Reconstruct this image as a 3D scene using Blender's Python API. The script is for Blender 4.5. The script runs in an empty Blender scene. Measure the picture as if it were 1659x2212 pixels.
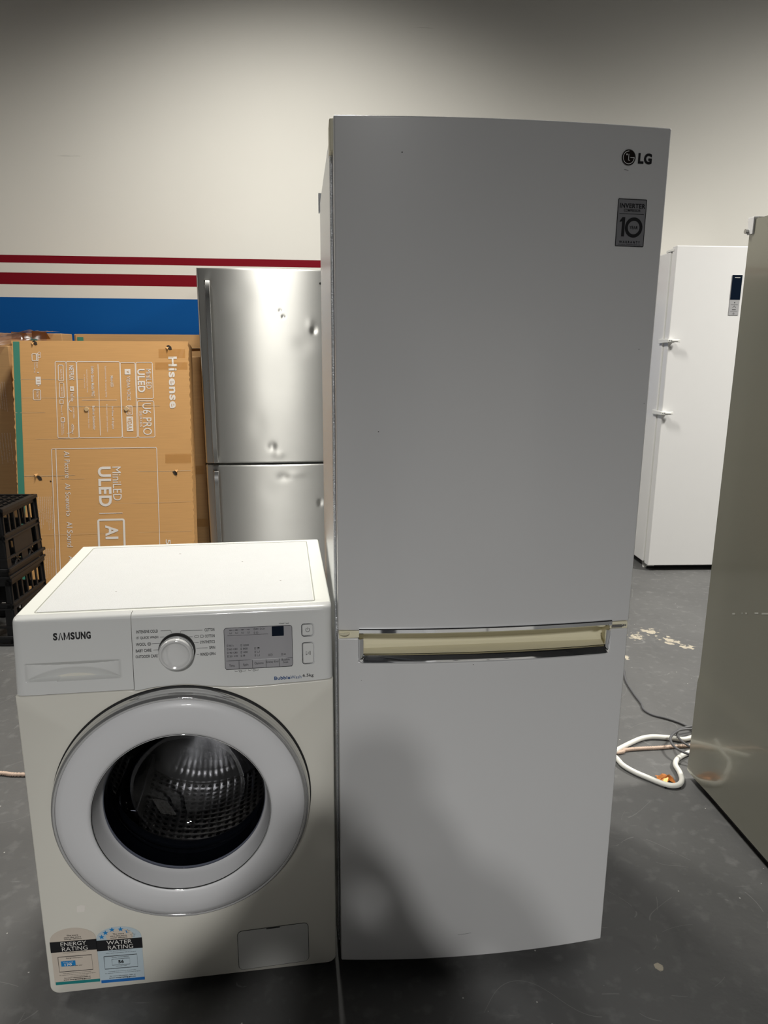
import bpy, bmesh, math, random
from math import sin, cos, pi, sqrt, atan2
from mathutils import Vector, Matrix

# ------------------------------------------------------------------ camera
F_PX = 1538.03                     # focal length in pixels of the 1659x2212 frame
TILT, ROLL, CAM_H = 0.2258, 0.0057, 1.349
scn = bpy.context.scene
cd = bpy.data.cameras.new('camera'); cam = bpy.data.objects.new('camera', cd)
scn.collection.objects.link(cam); scn.camera = cam
cd.sensor_fit = 'VERTICAL'; cd.sensor_height = 36.0; cd.lens = F_PX/2212*36
cd.clip_start = 0.02
fw = Vector((0, cos(TILT), -sin(TILT))); r0 = Vector((1, 0, 0)); u0 = Vector((0, sin(TILT), cos(TILT)))
rt = cos(ROLL)*r0+sin(ROLL)*u0; up = -sin(ROLL)*r0+cos(ROLL)*u0
cam.matrix_world = Matrix((( rt.x, up.x, -fw.x, 0), (rt.y, up.y, -fw.y, 0), (rt.z, up.z, -fw.z, CAM_H), (0, 0, 0, 1)))

# ------------------------------------------------------------------ world, lights, exposure
w = bpy.data.worlds.new('world'); scn.world = w; w.use_nodes = True
w.node_tree.nodes['Background'].inputs[0].default_value = (0.9, 0.95, 1.0, 1)
w.node_tree.nodes['Background'].inputs[1].default_value = 0.0
scn.view_settings.view_transform = 'Standard'; scn.view_settings.look = 'None'
scn.view_settings.exposure = 0.0; scn.view_settings.gamma = 1.0; scn.view_settings.use_curve_mapping = False

def spot(name, loc, power, size, blend, radius, col=(1.0, .97, .90), aim=None):
    l = bpy.data.lights.new(name, 'SPOT'); l.energy = power; l.spot_size = math.radians(size); l.spot_blend = blend
    l.shadow_soft_size = radius; l.color = col
    o = bpy.data.objects.new(name, l); o.location = loc; scn.collection.objects.link(o)
    if aim is not None:
        o.rotation_euler = (Vector(aim)-Vector(loc)).to_track_quat('-Z', 'Y').to_euler()
    return o
spot('high_bay_light_rear', (-.62, 3.0, 4.0), 295, 141, 1.0, .15)
spot('high_bay_light_rear_second', (-.30, 3.25, 4.05), 262, 141, 1.0, .15)
spot('added_light_right', (3.9, 2.6, 4.2), 1150, 158, 1.0, .35)  # unseen lamp, added to brighten the right of the wall and the white fridge
spot('high_bay_light_left', (-4.6, 2.4, 4.2), 250, 158, 1.0, .35)
spot('high_bay_light_front', (.22, -3.6, 4.0), 1020, 144, 1.0, .10, (1.0, .99, .97))
spot('high_bay_light_front_second', (-.05, -4.1, 4.0), 900, 146, 1.0, .10, (1.0, .99, .97))

# ------------------------------------------------------------------ helpers
C = scn.collection
def link(o, parent=None):
    C.objects.link(o)
    if parent is not None: o.parent = parent
    return o
def mesh_obj(name, verts, faces, m=None, parent=None, smooth=True, uvs=None, edges=()):
    me = bpy.data.meshes.new(name); me.from_pydata([tuple(v) for v in verts], list(edges), faces); me.update()
    if m is not None: me.materials.append(m)
    if smooth: me.shade_smooth()
    if uvs:
        ul = me.uv_layers.new(name='UVMap')
        for lp in me.loops: ul.data[lp.index].uv = uvs[lp.vertex_index]
    return link(bpy.data.objects.new(name, me), parent)
def bm_obj(name, bm, m=None, parent=None, smooth=False, bevel=0, seg=3, angle=35):
    bmesh.ops.recalc_face_normals(bm, faces=bm.faces)
    me = bpy.data.meshes.new(name); bm.to_mesh(me); bm.free()
    if m is not None: me.materials.append(m)
    o = link(bpy.data.objects.new(name, me), parent)
    if smooth or bevel: me.shade_smooth()
    if bevel:
        b = o.modifiers.new('bevel', 'BEVEL'); b.width = bevel; b.segments = seg; b.limit_method = 'ANGLE'; b.angle_limit = math.radians(angle)
        b.harden_normals = True
    elif smooth:
        me.shade_smooth()
    return o
def box(bm, x0, x1, y0, y1, z0, z1, M=None):
    vs = [bm.verts.new((x, y, z)) for x in (x0, x1) for y in (y0, y1) for z in (z0, z1)]
    if M is not None:
        for v in vs: v.co = M @ v.co
    for f in ((0,1,3,2), (4,6,7,5), (0,4,5,1), (2,3,7,6), (0,2,6,4), (1,5,7,3)):
        bm.faces.new([vs[i] for i in f])
def boxes(name, L, m, parent=None, bevel=0, seg=2):
    bm = bmesh.new()
    for b in L: box(bm, *b)
    return bm_obj(name, bm, m, parent, bevel=bevel, seg=seg)
def cyl(bm, p, q, r, n=24, r2=None):
    p = Vector(p); q = Vector(q); d = (q-p).normalized(); a = d.orthogonal().normalized(); b = d.cross(a)
    r2 = r if r2 is None else r2
    A = [bm.verts.new(p+r*(cos(t)*a+sin(t)*b)) for t in [2*pi*i/n for i in range(n)]]
    B = [bm.verts.new(q+r2*(cos(t)*a+sin(t)*b)) for t in [2*pi*i/n for i in range(n)]]
    for i in range(n): bm.faces.new((A[i], A[(i+1) % n], B[(i+1) % n], B[i]))
    bm.faces.new(A[::-1]); bm.faces.new(B)
def lathe(name, prof, cx, cz, m, parent, n=160, closed=False, uv=False):
    """rings round an axis parallel to y through (cx, cz); prof = [(radius, y)]"""
    V = []; UV = []; Fc = []
    for j, (r, y) in enumerate(prof):
        for i in range(n):
            t = 2*pi*i/n; V.append((cx+r*cos(t), y, cz+r*sin(t))); UV.append((t*.235, y*1.0 + (0 if True else 0)))
    k = len(prof)
    for j in range(k if closed else k-1):
        for i in range(n):
            a = j*n+i; b = j*n+(i+1) % n; c = ((j+1) % k)*n+(i+1) % n; d = ((j+1) % k)*n+i
            Fc.append((a, b, c, d))
    return mesh_obj(name, V, Fc, m, parent, uvs=UV if uv else None)
def smooth_path(P, n=14):
    P = [Vector(p) for p in P]; out = []
    Q = [P[0]*2-P[1]]+P+[P[-1]*2-P[-2]]
    for i in range(1, len(Q)-2):
        a, b, c, d = Q[i-1], Q[i], Q[i+1], Q[i+2]
        for k in range(n):
            t = k/n
            out.append(.5*((2*b)+(c-a)*t+(2*a-5*b+4*c-d)*t*t+(3*b-a-3*c+d)*t**3))
    out.append(P[-1]); return out
def tube(name, P, r, m, parent=None, n=14, seg=10, smooth=True, twist=False):
    S = smooth_path(P, n) if smooth else [Vector(p) for p in P]
    V = []; Fc = []; up_ = Vector((0, 0, 1))
    for i, p in enumerate(S):
        t = (S[min(i+1, len(S)-1)]-S[max(i-1, 0)]).normalized()
        a = t.cross(up_)
        a = a.normalized() if a.length > 1e-4 else Vector((1, 0, 0)); b = a.cross(t)
        for k in range(seg):
            th = 2*pi*k/seg
            rr = r*(1+.22*cos(2*(th-i*.9))) if twist else r
            V.append(p+rr*(cos(th)*a+sin(th)*b))
    for i in range(len(S)-1):
        for k in range(seg):
            Fc.append((i*seg+k, i*seg+(k+1) % seg, (i+1)*seg+(k+1) % seg, (i+1)*seg+k))
    Fc.append(tuple(range(seg))[::-1]); Fc.append(tuple((len(S)-1)*seg+k for k in range(seg)))
    return mesh_obj(name, V, Fc, m, parent)
def tag(o, label=None, cat=None, group=None, kind=None):
    if label: o['label'] = label
    if cat: o['category'] = cat
    if group: o['group'] = group
    if kind: o['kind'] = kind
    return o
def thing(name, label, cat, loc=(0, 0, 0), rz=0, group=None, M=None):
    o = bpy.data.objects.new(name, None); C.objects.link(o); o.empty_display_size = .1
    if M is not None: o.matrix_world = M
    else: o.location = loc; o.rotation_euler = (0, 0, rz)
    return tag(o, label, cat, group)

# flat printing: text and marks turned into thin meshes on a surface
def text_geo(s, weight=0, space=None):
    cu = bpy.data.curves.new('t', 'FONT'); cu.body = s; cu.size = 1.0; cu.resolution_u = 4
    cu.offset = {0: 0, 1: .012, 2: .03, 3: .045}[weight]; cu.space_character = space or {0: 1, 1: 1.03, 2: 1.08, 3: 1.12}[weight]
    o = bpy.data.objects.new('t', cu); C.objects.link(o)
    dg = bpy.context.evaluated_depsgraph_get(); dg.update()
    me = bpy.data.meshes.new_from_object(o.evaluated_get(dg))
    V = [(v.co.x, v.co.y) for v in me.vertices]; Fc = [tuple(p.vertices) for p in me.polygons]
    bpy.data.objects.remove(o); bpy.data.curves.remove(cu); bpy.data.meshes.remove(me)
    x0 = min(v[0] for v in V); x1 = max(v[0] for v in V); y0 = min(v[1] for v in V); y1 = max(v[1] for v in V)
    return [((x-x0)/(x1-x0), (y-y0)/(y1-y0)) for x, y in V], Fc
class Print:
    """collects flat shapes in (a, b) surface coordinates, then lays them on a surface with fn(a, b) -> xyz"""
    def __init__(s): s.V = []; s.F = []
    def add(s, V, Fc):
        n = len(s.V); s.V += V; s.F += [tuple(i+n for i in f) for f in Fc]
    def text(s, t, a0, a1, b0, b1, weight=0, flip=False, skew=0):
        V, Fc = text_geo(t, weight)
        if flip:   # reads downwards, letter tops towards +a
            s.add([(a0+(a1-a0)*y, b1+(b0-b1)*x) for x, y in V], Fc)
        else: s.add([(a0+(a1-a0)*x+skew*y, b0+(b1-b0)*y) for x, y in V], Fc)
    def word(s, t, ws, a0, a1, b0, b1, weight=0, gap=.14, flip=False):
        # letter by letter, each at its own relative width
        tot = sum(ws)+gap*(len(ws)-1); x = 0.0
        for ch, w_ in zip(t, ws):
            f0, f1 = x/tot, (x+w_)/tot
            if flip: s.text(ch, a0, a1, b1-(b1-b0)*f1, b1-(b1-b0)*f0, weight, True)
            else: s.text(ch, a0+(a1-a0)*f0, a0+(a1-a0)*f1, b0, b1, weight)
            x += w_+gap
    def rect(s, a0, a1, b0, b1, nx=1):
        V = []; Fc = []
        for i in range(nx+1):
            a = a0+(a1-a0)*i/nx; V += [(a, b0), (a, b1)]
        for i in range(nx): Fc.append((2*i, 2*i+2, 2*i+3, 2*i+1))
        s.add(V, Fc)
    def poly(s, P): s.add(list(P), [tuple(range(len(P)))])
    def line(s, P, wd, closed=False):
        P = [Vector(p) for p in P]; n = len(P); V = []; Fc = []
        for i in range(n):
            p = P[i-1] if (i > 0 or closed) else P[i]; q = P[(i+1) % n] if (i < n-1 or closed) else P[i]
            t = (q-p); t = t.normalized() if t.length > 1e-9 else Vector((1, 0)); nn = Vector((-t.y, t.x))
            V += [tuple(P[i]+nn*wd/2), tuple(P[i]-nn*wd/2)]
        for i in range(n if closed else n-1):
            j = (i+1) % n; Fc.append((2*i, 2*i+1, 2*j+1, 2*j))
        s.add(V, Fc)
    def rrect(s, a0, a1, b0, b1, r, wd, k=5):
        s.line(rr_pts(a0, a1, b0, b1, r, k), wd, True)
    def disc(s, a, b, ra, rb=None, n=40): s.poly([(a+ra*cos(2*pi*i/n), b+(rb or ra)*sin(2*pi*i/n)) for i in range(n)])
    def ring(s, a, b, r, wd, t0=0, t1=2*pi, n=48):
        P = [(a+r*cos(t0+(t1-t0)*i/n), b+r*sin(t0+(t1-t0)*i/n)) for i in range(n+1)]
        s.line(P, wd)
    def build(s, name, fn, m, parent):
        me_V = [fn(a, b) for a, b in s.V]
        return mesh_obj(name, me_V, s.F, m, parent, smooth=False)
def rr_pts(a0, a1, b0, b1, r, k=6):
    P = []
    for cx, cy, t in ((a1-r, b1-r, 0), (a0+r, b1-r, pi/2), (a0+r, b0+r, pi), (a1-r, b0+r, 1.5*pi)):
        for i in range(k+1): P.append((cx+r*cos(t+pi/2*i/k), cy+r*sin(t+pi/2*i/k)))
    return P

# ------------------------------------------------------------------ materials
def new_mat(name):
    m = bpy.data.materials.new(name); m.use_nodes = True
    return m, m.node_tree.nodes, m.node_tree.links, m.node_tree.nodes['Principled BSDF']
def N(nodes, t, **kw):
    n = nodes.new(t)
    for k, v in kw.items(): setattr(n, k, v)
    return n
def mat(name, col, rough=.5, metal=0.0, coat=0.0, crough=.06, bump=0.0, bscale=200, var=0.0, vscale=8, aniso=0, spec=.5, sheen=0, stretch=None, detail=3):
    m, n, l, b = new_mat(name)
    b.inputs['Base Color'].default_value = (*col, 1); b.inputs['Roughness'].default_value = rough
    b.inputs['Metallic'].default_value = metal; b.inputs['Coat Weight'].default_value = coat; b.inputs['Coat Roughness'].default_value = crough
    b.inputs['Specular IOR Level'].default_value = spec
    if aniso: b.inputs['Anisotropic'].default_value = aniso
    tc = N(n, 'ShaderNodeTexCoord'); src = tc.outputs['Object']
    if stretch:
        mp = N(n, 'ShaderNodeMapping'); mp.inputs['Scale'].default_value = stretch; l.new(src, mp.inputs[0]); src = mp.outputs[0]
    if var:
        nz = N(n, 'ShaderNodeTexNoise'); nz.inputs['Scale'].default_value = vscale; nz.inputs['Detail'].default_value = detail; l.new(src, nz.inputs['Vector'])
        mx = N(n, 'ShaderNodeMix', data_type='RGBA'); mx.inputs[6].default_value = (*[c*(1-var) for c in col], 1); mx.inputs[7].default_value = (*[min(1, c*(1+var)) for c in col], 1)
        l.new(nz.outputs['Fac'], mx.inputs[0]); l.new(mx.outputs[2], b.inputs['Base Color'])
    if bump:
        nz = N(n, 'ShaderNodeTexNoise'); nz.inputs['Scale'].default_value = bscale; nz.inputs['Detail'].default_value = 3; l.new(src, nz.inputs['Vector'])
        bp = N(n, 'ShaderNodeBump'); bp.inputs['Strength'].default_value = bump; bp.inputs['Distance'].default_value = .002
        l.new(nz.outputs['Fac'], bp.inputs['Height']); l.new(bp.outputs[0], b.inputs['Normal'])
    return m
def clear_mat(name, tint, gloss_rough=.02, ior=1.45, rough_mix=0.0):
    """thin clear pane: see-through with fresnel reflection"""
    m, n, l, b = new_mat(name); n.remove(b)
    out = n['Material Output']; tr = N(n, 'ShaderNodeBsdfTransparent'); tr.inputs[0].default_value = (*tint, 1)
    gl = N(n, 'ShaderNodeBsdfGlossy'); gl.inputs['Roughness'].default_value = gloss_rough
    lw = N(n, 'ShaderNodeLayerWeight'); pw = N(n, 'ShaderNodeMath', operation='POWER'); pw.inputs[1].default_value = 4.5; l.new(lw.outputs['Facing'], pw.inputs[0])
    ma = N(n, 'ShaderNodeMath', operation='MULTIPLY_ADD'); ma.inputs[1].default_value = .9; ma.inputs[2].default_value = ((ior-1)/(ior+1))**2; l.new(pw.outputs[0], ma.inputs[0]); ma.use_clamp = True
    mx = N(n, 'ShaderNodeMixShader')
    l.new(ma.outputs[0], mx.inputs[0]); l.new(tr.outputs[0], mx.inputs[1]); l.new(gl.outputs[0], mx.inputs[2]); l.new(mx.outputs[0], out.inputs[0])
    return m

def add_spots(m, spots, col, scale=60, thr=.5, obj=True):
    """irregular patches of another colour at given surface places: spots = [(x, y, z, radius)] in object space"""
    n = m.node_tree.nodes; l = m.node_tree.links; b = n['Principled BSDF']
    tc = N(n, 'ShaderNodeTexCoord')
    nz = N(n, 'ShaderNodeTexNoise'); nz.inputs['Scale'].default_value = scale; nz.inputs['Detail'].default_value = 4; l.new(tc.outputs['Object'], nz.inputs['Vector'])
    total = None
    for x, y, z, r in spots:
        d = N(n, 'ShaderNodeVectorMath', operation='DISTANCE'); d.inputs[1].default_value = (x, y, z); l.new(tc.outputs['Object'], d.inputs[0])
        mr = N(n, 'ShaderNodeMapRange'); mr.inputs['From Min'].default_value = 0; mr.inputs['From Max'].default_value = r
        mr.inputs['To Min'].default_value = 1; mr.inputs['To Max'].default_value = 0; l.new(d.outputs['Value'], mr.inputs['Value'])
        if total is None: total = mr.outputs[0]
        else:
            a = N(n, 'ShaderNodeMath', operation='MAXIMUM'); l.new(total, a.inputs[0]); l.new(mr.outputs[0], a.inputs[1]); total = a.outputs[0]
    mu = N(n, 'ShaderNodeMath', operation='MULTIPLY'); l.new(total, mu.inputs[0]); l.new(nz.outputs['Fac'], mu.inputs[1])
    g = N(n, 'ShaderNodeMapRange'); g.inputs['From Min'].default_value = thr*.62; g.inputs['From Max'].default_value = thr*.68; l.new(mu.outputs[0], g.inputs['Value'])
    mx = N(n, 'ShaderNodeMix', data_type='RGBA'); mx.inputs[7].default_value = (*col, 1)
    bc = b.inputs['Base Color']
    if bc.is_linked: l.new(bc.links[0].from_socket, mx.inputs[6])
    else: mx.inputs[6].default_value = bc.default_value
    l.new(g.outputs[0], mx.inputs[0]); l.new(mx.outputs[2], bc)
    return m

# ------------------------------------------------------------------ the room
WA = 0.10                                    # the rear wall runs at this angle to the camera's x axis
WP = Vector((2.0, 5.0, 0))
wu = Vector((cos(WA), sin(WA), 0)); wn = Vector((sin(WA), -cos(WA), 0))     # along the wall / into the room
RH = 4.7
# painted wall with stripes
def wall_material():
    m, n, l, b = new_mat('painted_wall_with_stripes')
    tc = N(n, 'ShaderNodeTexCoord'); sp = N(n, 'ShaderNodeSeparateXYZ'); l.new(tc.outputs['Object'], sp.inputs[0])
    nz = N(n, 'ShaderNodeTexNoise'); nz.inputs['Scale'].default_value = 1.1; nz.inputs['Detail'].default_value = 5; l.new(tc.outputs['Object'], nz.inputs['Vector'])
    cr = N(n, 'ShaderNodeMix', data_type='RGBA'); cr.inputs[6].default_value = (.60, .585, .545, 1); cr.inputs[7].default_value = (.66, .645, .60, 1); l.new(nz.outputs['Fac'], cr.inputs[0])
    cur = cr.outputs[2]
    def band(z0, z1, col, cur):
        a = N(n, 'ShaderNodeMath', operation='GREATER_THAN'); a.inputs[1].default_value = z0; l.new(sp.outputs['Z'], a.inputs[0])
        c = N(n, 'ShaderNodeMath', operation='LESS_THAN'); c.inputs[1].default_value = z1; l.new(sp.outputs['Z'], c.inputs[0])
        d = N(n, 'ShaderNodeMath', operation='MULTIPLY'); l.new(a.outputs[0], d.inputs[0]); l.new(c.outputs[0], d.inputs[1])
        mx = N(n, 'ShaderNodeMix', data_type='RGBA'); l.new(d.outputs[0], mx.inputs[0]); l.new(cur, mx.inputs[6]); mx.inputs[7].default_value = (*col, 1)
        return mx.outputs[2]
    cur = band(1.8466, 1.8916, (.16, .001, .008), cur)
    cur = band(1.7200, 1.7893, (.16, .001, .008), cur)
    cur = band(.90, 1.6443, (.0, .07, .27), cur)
    # thin scuffs
    mp = N(n, 'ShaderNodeMapping'); mp.inputs['Scale'].default_value = (1.6, 1, 30); l.new(tc.outputs['Object'], mp.inputs[0])
    n2 = N(n, 'ShaderNodeTexNoise'); n2.inputs['Scale'].default_value = 1.4; n2.inputs['Detail'].default_value = 6; l.new(mp.outputs[0], n2.inputs['Vector'])
    g = N(n, 'ShaderNodeMapRange'); g.inputs['From Min'].default_value = .735; g.inputs['From Max'].default_value = .76; g.inputs['To Max'].default_value = .5; l.new(n2.outputs['Fac'], g.inputs['Value'])
    mx = N(n, 'ShaderNodeMix', data_type='RGBA'); mx.inputs[7].default_value = (.35, .34, .32, 1); l.new(g.outputs[0], mx.inputs[0]); l.new(cur, mx.inputs[6])
    l.new(mx.outputs[2], b.inputs['Base Color'])
    b.inputs['Roughness'].default_value = .7; b.inputs['Specular IOR Level'].default_value = .15
    bp = N(n, 'ShaderNodeBump'); bp.inputs['Strength'].default_value = .12; bp.inputs['Distance'].default_value = .004
    n3 = N(n, 'ShaderNodeTexNoise'); n3.inputs['Scale'].default_value = 3; l.new(tc.outputs['Object'], n3.inputs['Vector'])
    l.new(n3.outputs['Fac'], bp.inputs['Height']); l.new(bp.outputs[0], b.inputs['Normal'])
    return m
M_wall = wall_material()
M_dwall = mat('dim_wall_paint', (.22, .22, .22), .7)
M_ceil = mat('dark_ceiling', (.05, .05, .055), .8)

def slab(name, P, Q, z0, z1, th, m):
    """wall from plan point P to Q, thickness th away from the room"""
    P = Vector(P); Q = Vector(Q); d = (Q-P).normalized(); nn = Vector((-d.y, d.x, 0))
    bm = bmesh.new(); vs = []
    for z in (z0, z1):
        for p in (P, Q, Q+nn*th, P+nn*th): vs.append(bm.verts.new((p.x, p.y, z)))
    for f in ((0,1,2,3), (4,5,6,7), (0,1,5,4), (1,2,6,5), (2,3,7,6), (3,0,4,7)): bm.faces.new([vs[i] for i in f])
    return tag(bm_obj(name, bm, m), kind='structure')
BL = WP-wu*7.5; BR = WP+wu*4.2
slab('wall_back', BL, BR, 0, RH, .15, M_wall)
FL = Vector((BL.x, -7.2, 0)); FR = Vector((BR.x, -7.2, 0))
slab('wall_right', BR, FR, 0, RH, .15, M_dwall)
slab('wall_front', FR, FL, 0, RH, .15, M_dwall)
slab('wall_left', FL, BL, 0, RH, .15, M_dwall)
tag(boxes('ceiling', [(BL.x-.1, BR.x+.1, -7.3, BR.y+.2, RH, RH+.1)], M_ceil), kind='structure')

def floor_material():
    m, n, l, b = new_mat('worn_grey_floor_paint')
    tc = N(n, 'ShaderNodeTexCoord')
    def noise(sc, det=5, stretch=None, rot=0, dist=0):
        src = tc.outputs['Object']
        if stretch:
            mp = N(n, 'ShaderNodeMapping'); mp.inputs['Scale'].default_value = stretch; mp.inputs['Rotation'].default_value = (0, 0, rot); l.new(src, mp.inputs[0]); src = mp.outputs[0]
        z = N(n, 'ShaderNodeTexNoise'); z.inputs['Scale'].default_value = sc; z.inputs['Detail'].default_value = det; z.inputs['Distortion'].default_value = dist; l.new(src, z.inputs['Vector']); return z.outputs['Fac']
    base = N(n, 'ShaderNodeMix', data_type='RGBA'); base.inputs[6].default_value = (.076, .076, .075, 1); base.inputs[7].default_value = (.138, .138, .136, 1)
    l.new(noise(2.2, 8, dist=.4), base.inputs[0]); cur = base.outputs[2]
    def over(fac, lo, hi, col, cur, amt=1):
        g = N(n, 'ShaderNodeMapRange'); g.inputs['From Min'].default_value = lo; g.inputs['From Max'].default_value = hi; g.inputs['To Max'].default_value = amt; l.new(fac, g.inputs['Value'])
        mx = N(n, 'ShaderNodeMix', data_type='RGBA'); mx.inputs[7].default_value = (*col, 1); l.new(g.outputs[0], mx.inputs[0]); l.new(cur, mx.inputs[6]); return mx.outputs[2]
    cur = over(noise(26, 6), .55, .72, (.24, .24, .235), cur, .30)                       # pale smears
    cur = over(noise(9, 6, dist=.8), .60, .70, (.09, .09, .09), cur, .5)                 # dark marks
    for sc, st, rot in ((6, (1, 22, 1), .35), (7, (1, 26, 1), 1.75), (5, (1, 20, 1), -.75)):
        cur = over(noise(sc, 3, st, rot), .735, .77, (.36, .36, .35), cur, .45)          # scratches
    for sc, gate, seed in ((2.3, .56, 3.1), (3.4, .58, 9.7), (5.2, .60, 17.3)):           # thin broken scratch lines
        mp = N(n, 'ShaderNodeMapping'); mp.inputs['Location'].default_value = (seed, seed*1.7, seed*.6); l.new(tc.outputs['Object'], mp.inputs[0])
        z1 = N(n, 'ShaderNodeTexNoise'); z1.inputs['Scale'].default_value = sc; z1.inputs['Detail'].default_value = .1; l.new(mp.outputs[0], z1.inputs['Vector'])
        sb = N(n, 'ShaderNodeMath', operation='SUBTRACT'); sb.inputs[1].default_value = .5; l.new(z1.outputs['Fac'], sb.inputs[0])
        ab = N(n, 'ShaderNodeMath', operation='ABSOLUTE'); l.new(sb.outputs[0], ab.inputs[0])
        lt = N(n, 'ShaderNodeMath', operation='LESS_THAN'); lt.inputs[1].default_value = .0008*sc/2.3; l.new(ab.outputs[0], lt.inputs[0])
        z2 = N(n, 'ShaderNodeTexNoise'); z2.inputs['Scale'].default_value = sc*2.2; z2.inputs['Detail'].default_value = 4; l.new(mp.outputs[0], z2.inputs['Vector'])
        gt = N(n, 'ShaderNodeMath', operation='GREATER_THAN'); gt.inputs[1].default_value = gate; l.new(z2.outputs['Fac'], gt.inputs[0])
        ml = N(n, 'ShaderNodeMath', operation='MULTIPLY'); l.new(lt.outputs[0], ml.inputs[0]); l.new(gt.outputs[0], ml.inputs[1])
        cur = over(ml.outputs[0], 0, 1, (.32, .32, .31), cur, .32)
    vo = N(n, 'ShaderNodeTexVoronoi'); vo.inputs['Scale'].default_value = 19; l.new(tc.outputs['Object'], vo.inputs['Vector'])
    inv = N(n, 'ShaderNodeMath', operation='SUBTRACT'); inv.inputs[0].default_value = 1; l.new(vo.outputs['Distance'], inv.inputs[1])
    cur = over(inv.outputs[0], .958, .968, (.62, .61, .57), cur, .7)                     # specks
    l.new(cur, b.inputs['Base Color'])
    rg = N(n, 'ShaderNodeMapRange'); rg.inputs['To Min'].default_value = .38; rg.inputs['To Max'].default_value = .62; l.new(noise(5, 6), rg.inputs['Value']); l.new(rg.outputs[0], b.inputs['Roughness'])
    bp = N(n, 'ShaderNodeBump'); bp.inputs['Strength'].default_value = .35; bp.inputs['Distance'].default_value = .003
    l.new(noise(40, 6), bp.inputs['Height']); l.new(bp.outputs[0], b.inputs['Normal'])
    return m
M_floor = floor_material()
add_spots(M_floor, [(1.31, 3.28, 0, .16), (1.36, 3.17, 0, .16), (1.21, 3.22, 0, .15), (1.42, 3.10, 0, .10), (1.10, 3.2, 0, .12), (1.08, 2.98, 0, .10), (1.10, 3.08, 0, .07), (.40, 1.16, 0, .065), (.50, 1.14, 0, .05), (.62, 1.33, 0, .045), (-1.15, 1.75, 0, .06)], (.46, .41, .32), 34, .62)
fl = mesh_obj('floor', [(BL.x, -7.2, 0), (BR.x, -7.2, 0), (BR.x, BR.y, 0), (BL.x, BL.y, 0)], [(0, 1, 2, 3)], M_floor, smooth=False)
tag(fl, kind='structure')

# ------------------------------------------------------------------ shared materials
M_body = mat('cream_white_enamel', (.74, .72, .645), .28, coat=.25, var=.02, vscale=3, bump=.03, bscale=300)
M_panel = mat('white_control_plastic', (.70, .705, .69), .30, coat=.3)
M_top = mat('washer_top_plastic', (.88, .885, .82), .45)
M_topin = mat('washer_top_textured_sheet', (.76, .765, .755), .55, bump=.5, bscale=420, var=.02, vscale=30)
add_spots(M_topin, [(.255, .43, .852, .006), (.41, .345, .852, .004), (.50, .19, .852, .004), (.16, .16, .852, .003)], (.25, .22, .18), 300, .45)
M_ring = mat('lilac_white_door_plastic', (.66, .66, .67), .40, coat=.12)
M_inner = mat('grey_white_rim_plastic', (.66, .66, .67), .28, coat=.3)
M_chrome = mat('chrome', (.82, .83, .84), .05, metal=1)
M_trim = mat('clear_door_edge', (.55, .55, .55), .08, metal=.75, coat=1)
M_black = mat('black_print', (.008, .008, .010), .45)
M_dark = mat('dark_gap', (.012, .012, .013), .7)
M_rubber = mat('dark_rubber_seal', (.018, .021, .026), .35)
M_glass = clear_mat('door_glass', (.42, .44, .50), .01, 1.55)
M_blue = mat('blue_print', (.03, .08, .22), .5)
M_screen = mat('dark_display_window', (.002, .007, .018), .35, spec=.15)
M_disp = mat('grey_display_plastic', (.36, .355, .37), .25, coat=.4)
M_fridge = mat('pale_grey_lacquered_door', (.64, .64, .64), .32, coat=.55, crough=.16, bump=.02, bscale=150)
M_fside = mat('stucco_steel_cabinet', (.80, .82, .84), .26, metal=.75, bump=.8, bscale=450)
M_cream = mat('yellowed_cream_plastic', (.80, .75, .56), .38)
M_gasket = mat('grey_gasket', (.16, .165, .175), .45)
M_steel = mat('brushed_stainless_steel', (.58, .58, .56), .42, metal=1, aniso=.95, var=.05, vscale=6)
_b = M_steel.node_tree.nodes['Principled BSDF']; _b.inputs['Anisotropic Rotation'].default_value = .25
_t = M_steel.node_tree.nodes.new('ShaderNodeTangent'); _t.direction_type = 'UV_MAP'; _t.uv_map = 'UVMap'; M_steel.node_tree.links.new(_t.outputs[0], _b.inputs['Tangent'])
M_hand = mat('satin_metal_handle', (.42, .42, .41), .26, metal=1)
M_wfridge = mat('white_enamel_door', (.78, .775, .77), .4, coat=.1, var=.012, vscale=14)
M_wclip = mat('white_plastic_latch', (.82, .82, .79), .35)
M_olive = mat('olive_grey_steel_side', (.26, .256, .21), .20, metal=.35, coat=.5, var=.04, vscale=2)

# ------------------------------------------------------------------ washing machine
W_O = Vector((-.6936, 1.2287, 0)); W_A = .144
wm = thing('washing_machine', 'white front-loading washing machine with round glass door and rating stickers, left of the tall fridge', 'washing machine', W_O, W_A)
DC = (.298, .4565)
def zb(u):           # lower edge of the control panel
    if u <= .2165: return .706
    pts = [(.2165, .7035), (.262, .7088), (.3117, .711), (.364, .704), (.40, .7005), (.4537, .6995), (.53, .702), (.6, .7045)]
    for (a, za), (b, zb_) in zip(pts, pts[1:]):
        if u <= b:
            t = (u-a)/(b-a); t = t*t*(3-2*t); return za+(zb_-za)*t
    return pts[-1][1]
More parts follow.
